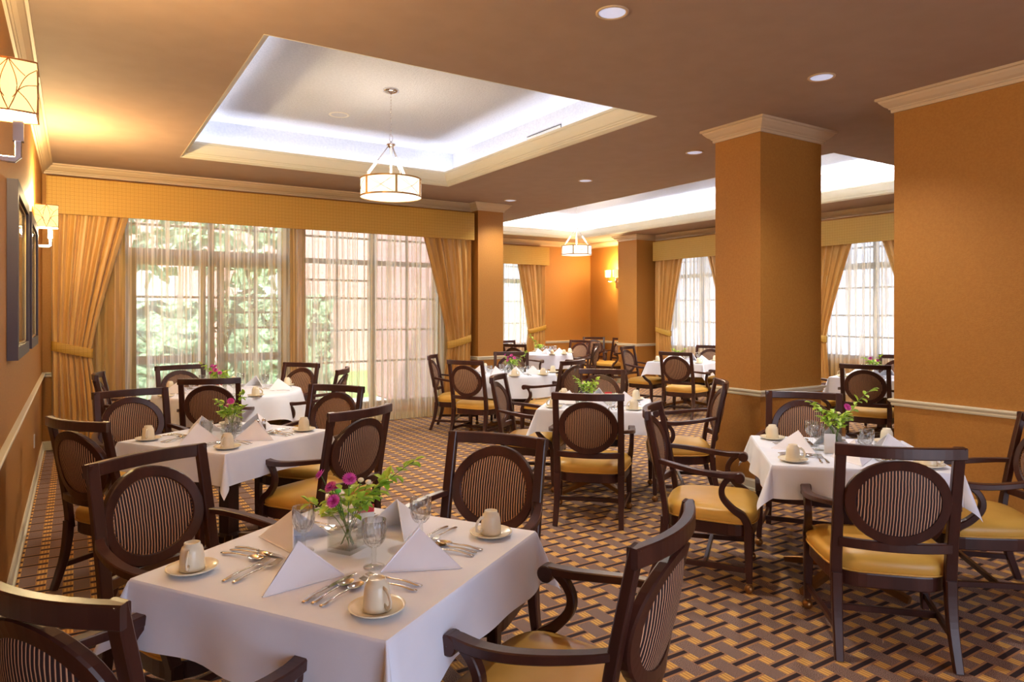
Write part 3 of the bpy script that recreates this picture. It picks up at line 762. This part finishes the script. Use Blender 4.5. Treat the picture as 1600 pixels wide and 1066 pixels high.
def p_shaker(name, fill, cat):
    t = empty(name, (0, 0, 0), 0, '', cat)
    MB().lathe([(.001, 0), (.017, 0), (.018, .004), (.014, .05), (.014, .058)], n=12, smooth=False).build('glass_body', M['glass'], t)
    MB().lathe([(.001, .004), (.0145, .004), (.0125, .042), (.001, .042)], n=12).build('filling', M[fill], t)
    MB().lathe([(.0155, .056), (.0155, .066), (.012, .076), (.001, .079)], n=14).build('cap', M['chrome'], t)
    return t
def p_card():
    t = empty('table_card', (0, 0, 0), 0, '', 'card')
    MB().box(-.03, -.003, .004, .03, .003, .11).build('card_sheet', M['white'], t)
    MB().box(-.03, -.0036, .085, .03, .0036, .111).build('card_header', M['red'], t)
    MB().box(-.032, -.02, 0, .032, .02, .004).build('card_base', M['glass'], t)
    return t
def bouquet(seed, loc, spr, label, full=1.0, pinks=4, rz=0):
    rnd = random.Random(seed); t = empty('flower_arrangement', loc, rz, label, 'flowers', 'flower arrangements on the tables')
    st = MB(); heads = []; rz_ = -math.degrees(rz)
    for k in range(10):
        a = R(185+rz_)+(-1.25+2.5*k/max(1, pinks-1)) if k < pinks else rnd.uniform(0, 2*pi); b0 = (.022*cos(a+2.6), .022*sin(a+2.6), .018); r = .058+.03*(k % 2) if k < pinks else rnd.uniform(.02, .085)
        h = (.185+.032*((2*k) % 3) if k < pinks else rnd.uniform(.15, .23))*full; tip = (r*cos(a), r*sin(a), h); mid = (.012*cos(a), .012*sin(a), .09)
        st.sweep([b0, mid, tip], .0035, .0035, seg=6); heads.append(tip)
    # arching sprigs
    lf = MB()
    def leaf(c, d, s_, up=.3):
        d = Vector(d).normalized(); sd = d.cross(Vector((0, 0, 1)));
        if sd.length < .1: sd = Vector((1, 0, 0))
        sd.normalize(); q = sd.cross(d).normalized(); c = Vector(c)
        pts = [c, c+d*s_*.35+sd*s_*.28+q*s_*up*.4, c+d*s_*.75+sd*s_*.24+q*s_*up*.2, c+d*s_-q*s_*.15, c+d*s_*.75-sd*s_*.24+q*s_*up*.2, c+d*s_*.35-sd*s_*.28+q*s_*up*.4, c+d*s_*.5-q*s_*.05]
        lf.add(pts, [(0, 1, 6), (1, 2, 6), (2, 3, 6), (3, 4, 6), (4, 5, 6), (5, 0, 6)], True)
    for (dx, dy, dz, n) in spr:
        path = []
        for i in range(9):
            q = i/8; path.append((dx*q**1.2, dy*q**1.2, .03+(dz-.03)*q**.85+.02*sin(pi*q)))
        st.sweep(path, .003, .003, seg=6)
        for i in range(n):
            q = .42+.58*i/(n-1); j = q*8; i0 = min(7, int(j)); p = Vector(path[i0]).lerp(Vector(path[i0+1]), j-i0)
            for _ in range(2):
                leaf(p, (rnd.uniform(-1, 1)+dx*3, rnd.uniform(-1, 1)+dy*3, rnd.uniform(-.5, .9)), rnd.uniform(.032, .052))
    for k in range(int(80*full)):
        a = rnd.uniform(0, 2*pi); r = rnd.uniform(.01, .07); z = rnd.uniform(.12, .2)*full
        leaf((r*cos(a), r*sin(a), z), (cos(a)+rnd.uniform(-.5, .5), sin(a)+rnd.uniform(-.5, .5), rnd.uniform(-.4, 1)), rnd.uniform(.028, .055))
    st.build('stems', M['dkgreen'], t); lf.build('leaves', M['green'], t)
    for k in range(pinks):
        x, y, z = heads[k]; m = MB(); c = Vector((x, y, z))
        nrm = (Vector((x, y, .06))).normalized()
        rot = nrm.to_track_quat('Z', 'Y').to_matrix().to_4x4()
        mm = MB()
        for ring_, (rr, zz, n) in enumerate(((.026, .002, 20), (.020, .009, 16), (.012, .014, 10))):
            for i in range(n):
                a = 2*pi*i/n+ring_*.2; w = .0045; ca, sa = cos(a), sin(a)
                mm.add([(0, 0, 0), (rr*.6*ca-w*sa, rr*.6*sa+w*ca, zz), (rr*ca, rr*sa, zz+.002), (rr*.6*ca+w*sa, rr*.6*sa-w*ca, zz)], [(0, 1, 2, 3)])
        mm.tf(Matrix.Translation(c) @ rot).build('blossom', M['pink'], t)
    for k in range(pinks, min(9, pinks+3)):
        x, y, z = heads[k]; MB().ball((x, y, z), .011, 10, .7).build('blossom', M['lime'] if k == pinks else M['cream'], t)
    return t
PR = dict(cup=p_cup(), saucer=p_saucer(), goblet=p_goblet(), tumbler=p_tumbler(), napkin=p_napkin(), fork=p_fork(), knife=p_knife(), spoon=p_spoon(),
          vase=p_vase(), salt=p_shaker('salt_shaker', 'white', 'shaker'), pepper=p_shaker('pepper_shaker', 'pepper', 'shaker'), card=p_card())
jit = random.Random(11)
def setting(T, side_deg, seat, tn, half, glass='goblet', items='csnfFkabg', gpos=(.12, .36), handle_deg=None, dz=0):
    """side_deg: direction the diner faces; T: table centre"""
    a = R(side_deg); n = Vector((cos(a), sin(a))); r = Vector((n.y, -n.x)); o = Vector(T)-n*half
    def P(s_, t, z=0): q = o+r*s_+n*t; return (q.x, q.y, CL+.0015+z)
    rz = a-pi/2; G = lambda k: k+' laid out on the tables'
    j = lambda s_: jit.uniform(-s_, s_)
    cs = half*.76 if half < .5 else .33
    if 'c' in items:
        place(PR['saucer'], P(cs, .115), 0, 'cream saucer at the %s place, %s' % (seat, tn), G('saucers'))
        hd = handle_deg if handle_deg is not None else jit.uniform(-90, 60)
        place(PR['cup'], P(cs, .115, .0075), rz+R(hd), 'upside-down cream cup at the %s place, %s' % (seat, tn), G('cups'))
    if 'n' in items: place(PR['napkin'], P(.0+j(.01), .18), rz+j(.15), 'white pyramid napkin at the %s place, %s' % (seat, tn), G('napkins'))
    if 'f' in items: place(PR['fork'], P(-.185, .085), rz+j(.05), 'outer fork at the %s place, %s' % (seat, tn), G('forks'))
    if 'F' in items: place(PR['fork'], P(-.150, .09), rz+j(.05), 'inner fork at the %s place, %s' % (seat, tn), G('forks'))
    if 'k' in items: place(PR['knife'], P(.132, .07), rz+j(.05), 'knife at the %s place, %s' % (seat, tn), G('knives'))
    if 'a' in items: place(PR['spoon'], P(.160, .075), rz+j(.04), 'inner teaspoon at the %s place, %s' % (seat, tn), G('teaspoons'))
    if 'b' in items: place(PR['spoon'], P(.193, .07), rz+j(.06), 'outer teaspoon at the %s place, %s' % (seat, tn), G('teaspoons'))
    if 'g' in items: place(PR[glass], P(*gpos), j(3), ('stemmed cut-glass goblet at the %s place, %s' if glass == 'goblet' else 'cut-glass tumbler at the %s place, %s') % (seat, tn), G('glasses'))

TABLES = 'square tables with white cloths'
# nearest table
T1 = (.78, 2.215)
t1n = 'nearest table'
table(*T1, 32.6, .455, 'square dark wood table under the nearest white cloth', TABLES)
cloth(*T1, 32.6, .455, .185, 'white tablecloth on the nearest square table', 1)
setting(T1, 32.6, 'near-left', t1n, .455, gpos=(.145, .375), handle_deg=-20)
setting(T1, -57.4, 'far-left', t1n, .455, gpos=(.06, .30), handle_deg=35)
setting(T1, 122.6, 'near-right', t1n, .455, gpos=(.194, .313), handle_deg=150)
setting(T1, 212.6, 'far-right', t1n, .455, items='csnfFkab')
place(PR['vase'], (.775, 2.25, CL+.001), R(32), 'square glass vase of pink flowers on the nearest table', 'square glass vases')
fr = lambda s_, f: (s_*.844+f*.536, -s_*.536+f*.844)   # photo-right / away, in plan
bouquet(5, (.775, 2.25, CL+.001), [(*fr(.215, .05), .285, 10), (*fr(-.12, -.02), .16, 5), (*fr(.13, .02), .235, 8)], 'pink and lime flower arrangement in the vase on the nearest table', 1.0, 5)
place(PR['card'], (.875, 2.35, CL+.001), R(-10), 'small white card with red header behind the vase, nearest table', 'table cards')
# right table
T2 = (3.71, 2.31); t2n = 'right front table'
table(*T2, 45, .44, 'square table by the orange pier, right side of the room', TABLES)
cloth(*T2, 45, .44, .165, 'white tablecloth on the right-hand table by the pier', 2)
setting(T2, 47-2, 'near', t2n, .44, gpos=(.1, .34))
setting(T2, -45, 'left', t2n, .44, gpos=(-.02, .31), handle_deg=100)
setting(T2, 225, 'far', t2n, .44, gpos=(.14, .30), handle_deg=-60)
setting(T2, 135, 'right', t2n, .44, glass='tumbler', gpos=(.02, .32))
place(PR['vase'], (3.78, 2.40, CL+.001), R(20), 'square glass vase on the right front table by the pier', 'square glass vases')
bouquet(8, (3.78, 2.40, CL+.001), [(*fr(.24, .05), .34, 8), (*fr(-.13, .02), .26, 8), (*fr(.1, .0), .22, 7)], 'bushy lime flower arrangement with pink blooms, right front table', 1.0, 2)
plain = place(PR['card'], (3.60, 2.32, CL+.001), R(-40), 'plain white card standing beside the goblets, right front table', 'table cards')
for c_ in list(plain.children):
    if c_.name.startswith('card_header'): bpy.data.objects.remove(c_)
# left table
T3 = (.845, 4.75); t3n = 'left table behind the nearest'
table(*T3, 33, .44, 'square table behind the nearest one, along the left wall', TABLES)
cloth(*T3, 33, .44, .175, 'white tablecloth on the left table behind the nearest', 3)
setting(T3, 33, 'near-left', t3n, .44, gpos=(.1, .36), glass='tumbler')
setting(T3, -57, 'far-left', t3n, .44, gpos=(.05, .30), glass='tumbler', handle_deg=40)
setting(T3, 123, 'near-right', t3n, .44, gpos=(0, .36), items='csnfFkab')
setting(T3, 213, 'far-right', t3n, .44, gpos=(.1, .3), glass='tumbler', handle_deg=-160)
place(PR['vase'], (.87, 4.80, CL+.001), R(33), 'square glass vase on the left table behind the nearest', 'square glass vases')
bouquet(12, (.87, 4.80, CL+.001), [(*fr(.08, .02), .27, 6), (*fr(-.09, .0), .22, 6)], 'lime sprigs with small red-pink blooms, left table behind the nearest', .9, 2)
place(PR['salt'], (1.03, 4.80, CL+.001), 0, 'salt shaker beside the vase, left table behind the nearest', 'shakers')
place(PR['pepper'], (1.08, 4.83, CL+.001), 0, 'pepper shaker beside the salt, left table behind the nearest', 'shakers')
# centre table
T4 = (3.85, 4.68); t4n = 'centre table'
table(*T4, 45, .44, 'square table in the centre of the room', TABLES)
cloth(*T4, 45, .44, .18, 'white tablecloth on the centre table left of the big column', 4)
setting(T4, 45, 'near', t4n, .44, glass='tumbler', gpos=(.05, .34), handle_deg=-150)
setting(T4, -45, 'left', t4n, .44, glass='tumbler', gpos=(.1, .3))
setting(T4, 225, 'far', t4n, .44, glass='tumbler', gpos=(.1, .3))
setting(T4, 135, 'right', t4n, .44, glass='tumbler', gpos=(.05, .3))
place(PR['vase'], (3.80, 4.74, CL+.001), R(45), 'square glass vase on the centre table', 'square glass vases')
bouquet(16, (3.80, 4.74, CL+.001), [(*fr(-.1, 0), .22, 7), (*fr(.09, 0), .21, 7)], 'bushy lime green flower arrangement on the centre table', .85, 1)
place(PR['card'], (3.88, 4.56, CL+.001), R(-35), 'small card with red header in front of the flowers, centre table', 'table cards')
# round table by the tall window
T5 = (1.33, 7.45); t5n = 'round table by the tall window'
RT = 'round tables with white cloths'
table(*T5, 0, .69, 'round table in front of the tall sheer window', RT, True)
cloth(*T5, 0, .69, .27, 'white cloth draped over the round table by the tall window', 5, True, square_on_round=True, turn=10)
for dg, st, it in ((70, 'near', 'cnfkag'), (-10, 'left', 'cnfkag'), (-70, 'far-left', 'cnfkag'), (225, 'far-right', 'cnfkag'), (165, 'right', 'cnfkag')):
    setting(T5, dg, st, t5n, .67, items=it, gpos=(.1, .33))
place(PR['vase'], (1.25, 7.5, CL+.001), R(33), 'square glass vase on the round table by the tall window', 'square glass vases')
bouquet(21, (1.25, 7.5, CL+.001), [(*fr(-.2, 0), .28, 8), (*fr(-.1, 0), .2, 6)], 'dark pink blooms and lime sprigs, round table by the tall window', 1.0, 7)
place(PR['card'], (1.2, 7.25, CL+.001), R(-30), 'small card with red header on the round table by the tall window', 'table cards')
# round table beside the first column
T6 = (4.87, 7.72); t6n = 'round table before the narrow column'
table(*T6, 20, .6, 'round table in front of the narrow column', RT, True)
cloth(*T6, 20, .6, .27, 'white cloth on the round table before the narrow column', 6, True)
for dg, st in ((28, 'left'), (-50, 'far-left'), (240, 'far-right'), (110, 'near-right'), (70, 'near')):
    setting(T6, dg, st, t6n, .58, items='cnfkag', gpos=(.1, .33), glass='tumbler')
place(PR['vase'], (4.83, 7.6, CL+.001), R(20), 'square glass vase on the round table before the narrow column', 'square glass vases')
bouquet(25, (4.83, 7.6, CL+.001), [(*fr(.19, 0), .27, 8), (*fr(-.06, 0), .2, 5)], 'pink topped arrangement, round table before the narrow column', .95, 6)
place(PR['salt'], (4.99, 7.62, CL+.001), 0, 'salt shaker on the round table before the narrow column', 'shakers')
place(PR['pepper'], (5.06, 7.64, CL+.001), 0, 'pepper shaker on the round table before the narrow column', 'shakers')
# farthest table
T7 = (7.75, 11.0); t7n = 'farthest table'
table(*T7, 20, .52, 'round table farthest away, by the tied drape', RT, True)
cloth(*T7, 20, .52, .27, 'white cloth on the farthest table by the narrow far window', 7, True)
for dg, st in ((30, 'left'), (215, 'far'), (120, 'near-right'), (60, 'near')):
    setting(T7, dg, st, t7n, .5, items='cng', gpos=(.1, .33))
place(PR['vase'], (7.6, 11.0, CL+.001), R(20), 'square glass vase on the farthest table', 'square glass vases')
bouquet(27, (7.6, 11.0, CL+.001), [(*fr(-.16, 0), .36, 9), (*fr(-.08, 0), .25, 6)], 'tall lime green sprig on the farthest table', .8, 0)
# far right table left of the big column
T8 = (8.42, 7.95); t8n = 'table behind the left of the big column'
table(*T8, 20, .46, 'square table near the side window, left of the big column', TABLES)
cloth(*T8, 20, .46, .2, 'white tablecloth on the table left of the big column', 8)
for dg, st in ((20, 'near'), (-70, 'left'), (200, 'far'), (110, 'right')):
    setting(T8, dg, st, t8n, .46, items='cnfkg', gpos=(.1, .3), glass='tumbler' if dg == 200 else 'goblet')
place(PR['vase'], (8.3, 8.0, CL+.001), R(20), 'square glass vase on the table left of the big column', 'square glass vases')
bouquet(31, (8.3, 8.0, CL+.001), [(*fr(-.1, 0), .2, 6), (*fr(.1, 0), .2, 6)], 'low lime arrangement on the table left of the big column', .8, 0)
# table between column and pier
T9 = (8.45, 4.75); t9n = 'table between the big column and the pier'
table(*T9, 14, .46, 'square table seen between the big column and the pier', TABLES)
cloth(*T9, 14, .46, .2, 'white tablecloth between the big column and the pier', 9)
for dg, st in ((14, 'near'), (-76, 'left'), (194, 'far'), (104, 'right')):
    setting(T9, dg, st, t9n, .46, items='cnfkg', gpos=(.1, .3))
place(PR['vase'], (8.45, 4.85, CL+.001), R(20), 'square glass vase on the table between column and pier', 'square glass vases')
bouquet(33, (8.45, 4.85, CL+.001), [(*fr(-.12, 0), .24, 6), (*fr(.1, 0), .26, 6)], 'lime arrangement with pink blooms between column and pier', .9, 3)

# chairs, table by table
GC = 'dining chairs around the '
chair(-.062, 1.775, 34, 'armchair cut off at the bottom left corner of the picture', GC+'nearest table')
chair(.26, 3.18, -62, 'armchair facing the camera at the far-left side of the nearest table', GC+'nearest table')
chair(1.68, 2.78, 212, 'armchair facing the camera behind the far-right side of the nearest table', GC+'nearest table')
chair(1.38, 1.38, 118, 'armchair in the front right foreground with curved dark top rail', GC+'nearest table')
chair(3.02, 1.62, 44, 'large armchair seen from behind at the right front table', GC+'right front table')
chair(3.02, 3.12, -53, 'armchair in profile at the left side of the right front table', GC+'right front table')
chair(4.46, 3.08, 215, 'armchair between the right front table and the big column', GC+'right front table')
chair(4.48, 1.62, 135, 'armchair cut off by the right edge of the picture', GC+'right front table')
chair(3.10, 3.87, 46, 'armchair seen from behind in front of the centre table', GC+'centre table')
chair(3.28, 5.40, -46, 'armchair on the left side of the centre table', GC+'centre table')
chair(4.50, 5.42, 223, 'armchair behind the flowers of the centre table', GC+'centre table')
chair(4.62, 3.98, 140, 'armchair in profile against the left face of the big column', GC+'centre table')
chair(0.01, 4.40, 32, 'armless chair beside the left wall, near-left of the left table', GC+'left table', sidechair)
chair(.36, 5.86, -78, 'striped oval back chair behind the far-left side of the left table', GC+'left table')
chair(1.75, 5.35, 216, 'armchair behind the far-right side of the left table', GC+'left table')
chair(1.46, 3.99, 115, 'armchair with gold seat at the near-right side of the left table', GC+'left table')
chair(1.00, 6.52, 71, 'chair seen from behind in front of the round window table', GC+'round window table')
chair(.20, 7.62, -8, 'chair half hidden beside the tied left drape', GC+'round window table')
chair(.98, 8.31, -80, 'chair backed against the sheer curtain behind the round window table', GC+'round window table')
chair(2.19, 7.94, 214, 'chair right of the round window table, before the sheer curtain', GC+'round window table')
chair(2.34, 6.95, 150, 'chair seen edge-on, right of the round window table', GC+'round window table')
chair(3.97, 7.30, 29, 'armless chair seen from behind, left of the narrow column', GC+'round table before the column', sidechair)
chair(4.08, 8.42, -38, 'armchair against the tied drape beside the narrow column', GC+'round table before the column')
chair(5.40, 8.52, 238, 'chair behind the pink flowers, in front of the narrow column', GC+'round table before the column')
chair(5.08, 6.62, 109, 'armchair with its arm reaching the round table before the column', GC+'round table before the column')
chair(7.50, 12.0, -72, 'chair under the narrow far window, behind the farthest table', GC+'farthest table')
chair(6.75, 10.55, 25, 'chair seen from behind, in front of the farthest table', GC+'farthest table')
chair(8.90, 11.35, 200, 'chair to the right of the farthest table, against the chair rail', GC+'farthest table')
chair(8.35, 10.15, 130, 'chair in front of the right side of the farthest table', GC+'farthest table')
chair(10.28, 12.60, 228, 'spare armchair standing in the far corner under the wall lamps', 'spare chairs along the far wall')
chair(10.42, 11.80, 185, 'spare armchair half hidden by the half column', 'spare chairs along the far wall')
chair(7.40, 7.20, 20, 'armchair seen from behind, left of the big column', GC+'table left of the big column')
chair(7.95, 8.85, -68, 'armchair in profile in front of the half column', GC+'table left of the big column')
chair(9.38, 8.30, 200, 'chair facing the camera before the side window', GC+'table left of the big column')
chair(8.75, 6.95, 108, 'armchair just left of the big column edge', GC+'table left of the big column')
chair(7.40, 4.35, 22, 'armchair seen from behind between the big column and the pier', GC+'table between column and pier')
chair(9.42, 5.05, 196, 'chair facing the camera beyond the table between column and pier', GC+'table between column and pier')
chair(8.05, 5.75, -72, 'armchair beside the right face of the big column', GC+'table between column and pier')

# ------------------------------------------------------------------ lamps
def pendant(x, y, label, rz=0, pw=28):
    t = empty('pendant_lamp', (x, y, 0), rz, label, 'lamp', 'drum pendant lamps')
    MB().lathe([(.001, 3.70), (.075, 3.70), (.078, 3.685), (.05, 3.672), (.012, 3.66), (.001, 3.655)], n=28).build('canopy', M['chrome'], t)
    ch = MB(); z = 3.66; k = 0
    while z > 3.27:
        pts = []
        for i in range(10):
            a = 2*pi*i/10; u, w = .007*cos(a), .018*sin(a)
            pts.append((u, 0, z-.018+w) if k % 2 else (0, u, z-.018+w))
        ch.sweep(pts, .003, .003, up=(0, 1, 0) if k % 2 else (1, 0, 0), loop=True, seg=5); z -= .029; k += 1
    ch.build('chain', M['chrome'], t)
    l = MB(); pts = [(.018*cos(2*pi*i/12), 0, 3.235+.035*sin(2*pi*i/12)) for i in range(12)]
    l.sweep(pts, .006, .006, up=(0, 1, 0), loop=True, seg=6).build('loop', M['chrome'], t)
    MB().lathe([(.001, 3.20), (.01, 3.20), (.012, 3.185), (.042, 3.18), (.042, 3.165), (.03, 3.16), (.03, 3.145), (.012, 3.135), (.012, 2.86), (.001, 2.86)], n=24).build('hub', M['chrome'], t)
    for k in range(3):
        a = 2*pi*k/3+.5; c, s_ = cos(a), sin(a)
        rd = MB().sweep([(.03*c, .03*s_, 3.15), (.27*c, .27*s_, 2.83)], .009, .009, seg=8).build('rod', M['chrome'], t)
        MB().sweep([(.13*c, .13*s_, 3.017), (.22*c, .22*s_, 2.897)], .026, .026, seg=10).build('sleeve', M['diffuser'], rd)
    r = .288
    MB().lathe([(r, 2.66), (r, 2.83)], n=48).build('drum_shade', M['drum'], t)
    MB().lathe([(.001, 2.652), (.2, 2.654), (r-.004, 2.664)], n=48).build('diffuser', M['diffuser'], t)
    m = MB()
    for zz in (2.832, 2.664): m.sweep([((r+.003)*cos(2*pi*i/48), (r+.003)*sin(2*pi*i/48), zz) for i in range(48)], .008, .014, loop=True)
    m.build('ring_band', M['brass'], t)
    for k in range(6):
        a = 2*pi*k/6+.3
        MB().sweep([((r+.004)*cos(a), (r+.004)*sin(a), 2.66), ((r+.004)*cos(a), (r+.004)*sin(a), 2.835)], .02, .008, up=(-sin(a)*0+cos(a), sin(a), 0)).build('upright', M['brass'], t)
    m = MB()   # crossing tracery on the shade panels
    for k in range(6):
        a0 = 2*pi*k/6+.3
        for sg in (0, 1):
            for off in (0, .18):
                pts = []
                for i in range(9):
                    q = i/8; a = a0+off+(2*pi/6-off)*(q if sg else 1-q)*(1 if off == 0 else .9); pts.append(((r+.002)*cos(a), (r+.002)*sin(a), 2.67+.155*(q**1.2)))
                m.sweep(pts, .0025, .0025, seg=4)
    m.build('tracery', M['brass'], t)
    light('pendant_bulb', 'POINT', (x, y, 2.745), pw*.25, (1, .85, .65), soft=.1)
    light('pendant_glow', 'AREA', (x, y, 2.64), pw, (1, .88, .7), (0, 0, 0), .5)
pendant(2.58, 6.24, 'drum pendant lamp hanging in the large left tray ceiling')
pendant(8.20, 10.58, 'drum pendant lamp hanging in the far tray ceiling', .4, 40)
pendant(8.20, 6.20, 'unseen drum pendant added behind the big column to brighten the far room', .2, 40)  # added lamp hidden by the column, lifts the light in the far room

def sconce_lamp(parent, x, y, z0, z1, w, rot=0):
    """curved-front box shade centred at (x,y)"""
    m = MB(); n = 16; hw = w/2
    def outline(k, z):
        return [(x+hw*k*sg, y+hw*k*sh, z) for sg, sh in ((-1, -1), (-.5, -1.12), (0, -1.16), (.5, -1.12), (1, -1), (1, 0), (1, 1), (.5, 1.12), (0, 1.16), (-.5, 1.12), (-1, 1), (-1, 0))]
    sh = MB().rings([outline(1, z0), outline(1, z1)], caps=False, smooth=False).build('shade', M['shade'], parent)
    MB().rings([outline(.97, z0-.0), outline(.97, z0+.006)], smooth=False).build('lower_diffuser', M['diffuser'], sh)
    tr = MB(); h = z1-z0
    for zz in (z0, z1): tr.sweep(outline(1.01, zz), .006, .006, loop=True)
    for face, fx in (('y-', 0), ('y+', 1), ('x+', 2)):
        curves = [[(0, 0), (-.28, .3), (-.32, .6), (0, 1)], [(0, 0), (.28, .3), (.32, .6), (0, 1)], [(0, 0), (.3, .35), (.6, .7), (1, .85)], [(0, 0), (-.3, .35), (-.6, .7), (-1, .85)], [(.15, .25), (.5, .5), (1, .55)], [(-.15, .25), (-.5, .5), (-1, .55)],
                  [(.3, .4), (.65, .25), (.95, 0)], [(-.3, .4), (-.65, .25), (-.95, 0)], [(0, 1), (.35, .8), (.6, .7)], [(0, 1), (-.35, .8), (-.6, .7)]]
        for c in curves:
            pts = []
            for u, v in c:
                b = 1.16-.16*u*u
                z = z0+h*v
                if fx == 0: pts.append((x+hw*u, y-hw*b-.001, z))
                elif fx == 1: pts.append((x+hw*u, y+hw*b+.001, z))
                else: pts.append((x+hw+.001, y+hw*u, z))
            # smooth with subdivision
            q = pts
            for _ in range(3):   # corner cutting rounds the leaf curves
                w_ = [q[0]]
                for a, b2 in zip(q, q[1:]): w_ += [tuple(a[i]*.75+b2[i]*.25 for i in range(3)), tuple(a[i]*.25+b2[i]*.75 for i in range(3))]
                q = w_+[q[-1]]
            tr.sweep(q, .003, .003, seg=4)
    tr.build('tracery', M['bronze'], sh)
def wall_sconce(y, label):
    t = empty('wall_sconce', (0, 0, 0), 0, label, 'wall lamp', 'wall lamps on the left wall')
    sconce_lamp(t, -.205, y, 2.295, 2.485, .17)
    MB().sweep([(XL+.004, y, 2.13), (-.19, y, 2.13), (-.18, y, 2.14), (-.18, y, 2.29)], .022, .022, up=(0, 1, 0)).build('arm', M['chrome'], t)
    MB().box(-.197, y-.017, 2.20, -.163, y+.017, 2.28).build('candle_sleeve', M['chrome'], t)
    MB().box(XL-.002, y-.05, 2.03, XL+.018, y+.05, 2.23).build('back_plate', M['chrome'], t)
    light('sconce_bulb', 'POINT', (-.205, y, 2.53), 75, WARM, soft=.06)
    light('sconce_bulb', 'POINT', (-.205, y, 2.25), 12, WARM, soft=.05)
wall_sconce(3.22, 'amber glass wall lamp cut off by the left edge of the picture')
wall_sconce(7.30, 'amber glass wall lamp beyond the picture frames, near the left drape')
t = empty('wall_sconce', (0, 0, 0), 0, 'two-shade wall lamp on the far right wall', 'wall lamp')
for yy in (12.36, 12.08):
    sh = empty('lamp_arm', (0, 0, 0)); sh.parent = t
    MB().lathe([(.065, 2.37), (.07, 2.53)], (10.50, yy, 0), 24).build('shade', M['shade'], sh)
    MB().sweep([(10.66, 12.22, 2.26), (10.52, 12.22+(yy-12.22)*.6, 2.26), (10.50, yy, 2.28), (10.50, yy, 2.37)], .016, .016, seg=8).build('arm', M['chrome'], sh)
MB().box(10.66, 12.17, 2.12, XR+.001, 12.27, 2.36).build('back_plate', M['chrome'], t)
light('sconce_bulb', 'POINT', (10.5, 12.22, 2.58), 45, WARM, soft=.08); light('sconce_bulb', 'POINT', (10.42, 12.22, 2.3), 8, WARM, soft=.05)
# recessed downlights
for i, (x, y, d) in enumerate(((2.53, 2.94, 'above the nearest part of the ceiling, top centre'), (4.48, 2.95, 'in the ceiling in front of the pier'), (5.47, 5.05, 'in the ceiling left of the big column'), (5.47, 6.87, 'in the ceiling above the centre table'), (5.49, 8.69, 'in the ceiling beside the narrow column'))):
    t = empty('recessed_downlight', (x, y, 0), 0, 'round recessed downlight '+d, 'ceiling lamp', 'recessed downlights')
    MB().lathe([(.092, CZ-.0005), (.092, CZ-.006), (.078, CZ-.008), (.074, CZ-.003)], n=32).build('trim_ring', M['crown'], t)
    MB().lathe([(.001, CZ-.0015), (.076, CZ-.0035)], n=32).build('lens', M['bulb'], t)
    light('downlight_lamp', 'SPOT', (x, y, CZ-.02), 70, (1, .93, .85), (0, 0, 0), spot=R(120), soft=.07)
t = MB().lathe([(.085, 3.6995), (.095, 3.694), (.11, 3.697), (.112, 3.6995)], (2.43, 7.33, 0), 32).build('ceiling_speaker', M['white']); tag(t, 'round white speaker ring in the left tray ceiling', 'speaker')
MB().lathe([(.001, 3.6985), (.085, 3.6985)], (2.43, 7.33, 0), 32).build('speaker_grille', M['tray'], t)
def grille(axis, c, a0, a1, z0, z1, label):
    t = MB(); s_ = MB()
    if axis == 'y':
        t.box(c-.004, a0, z0, c-.001, a1, z1)
        for k in range(int((a1-a0)/.022)): s_.box(c-.012, a0+.01+k*.022, z0+.012, c-.004, a0+.018+k*.022, z1-.012)
    else:
        t.box(a0, c-.004, z0, a1, c-.001, z1)
        for k in range(int((a1-a0)/.03)): s_.box(a0+.01+k*.03, c-.012, z0+.012, a0+.022+k*.03, c-.004, z1-.012)
    o = t.build('air_grille', M['shoe']); tag(o, label, 'vent', 'air vents'); s_.build('louvres', M['white'], o)
grille('y', H1[2]+.14, 5.85, 6.5, 3.44, 3.54, 'slotted air vent on the side of the left tray ceiling')
grille('x', H2[3]+.14, 7.6, 8.5, 3.40, 3.66, 'grey slotted air vent at the end of the far tray ceiling')

# ------------------------------------------------------------------ on the left wall
def picture_frame(y0, y1, z0, z1, label):
    t = empty('framed_picture', (XL+.001, y0, z0), 0, label, 'picture', 'framed pictures on the left wall')
    w, h = y1-y0, z1-z0; m = MB(); d = .05; b = .07
    m.box(0, 0, 0, d, w, b); m.box(0, 0, h-b, d, w, h); m.box(0, 0, b, d, b, h-b); m.box(0, w-b, b, d, w, h-b)
    m.build('frame', M['frame'], t)
    MB().box(.005, b, b, .012, w-b, h-b).build('mat_board', M['art'], t)
    MB().box(.03, b, b, .032, w-b, h-b).build('glazing', thin_glass('picture_glass', .28), t)
    m = MB(); q = b+.012
    m.box(.012, b, b, .034, w-b, q); m.box(.012, b, h-q, .034, w-b, h-b); m.box(.012, b, q, .034, q, h-q); m.box(.012, w-q, q, .034, w-b, h-q)
    m.build('inner_fillet', M['brass'], t)
picture_frame(4.56, 5.66, 1.29, 2.27, 'dark framed picture on the left wall, nearer of the two')
picture_frame(5.98, 7.02, 1.29, 2.27, 'dark framed picture on the left wall, farther of the two by the lamp')
def outlet(axis, x, y, z, label):
    t = MB()
    if axis == 'x': t.box(x, y-.035, z, x+.006, y+.035, z+.115)
    else: t.box(x-.006, y-.035, z, x, y+.035, z+.115)
    o = t.build('wall_outlet', M['white']); tag(o, label, 'outlet', 'electrical outlets'); return o
outlet('x', XL, 7.5, .34, 'white outlet plate low on the left wall')
outlet('y', XR, 12.25, .32, 'white outlet plate low on the wall behind the spare chairs')
# drop prototypes nobody used
for p in list(PR.values())+[armchair, sidechair]:
    if p.name not in USED:
        for c in list(p.children_recursive): bpy.data.objects.remove(c)
        bpy.data.objects.remove(p)
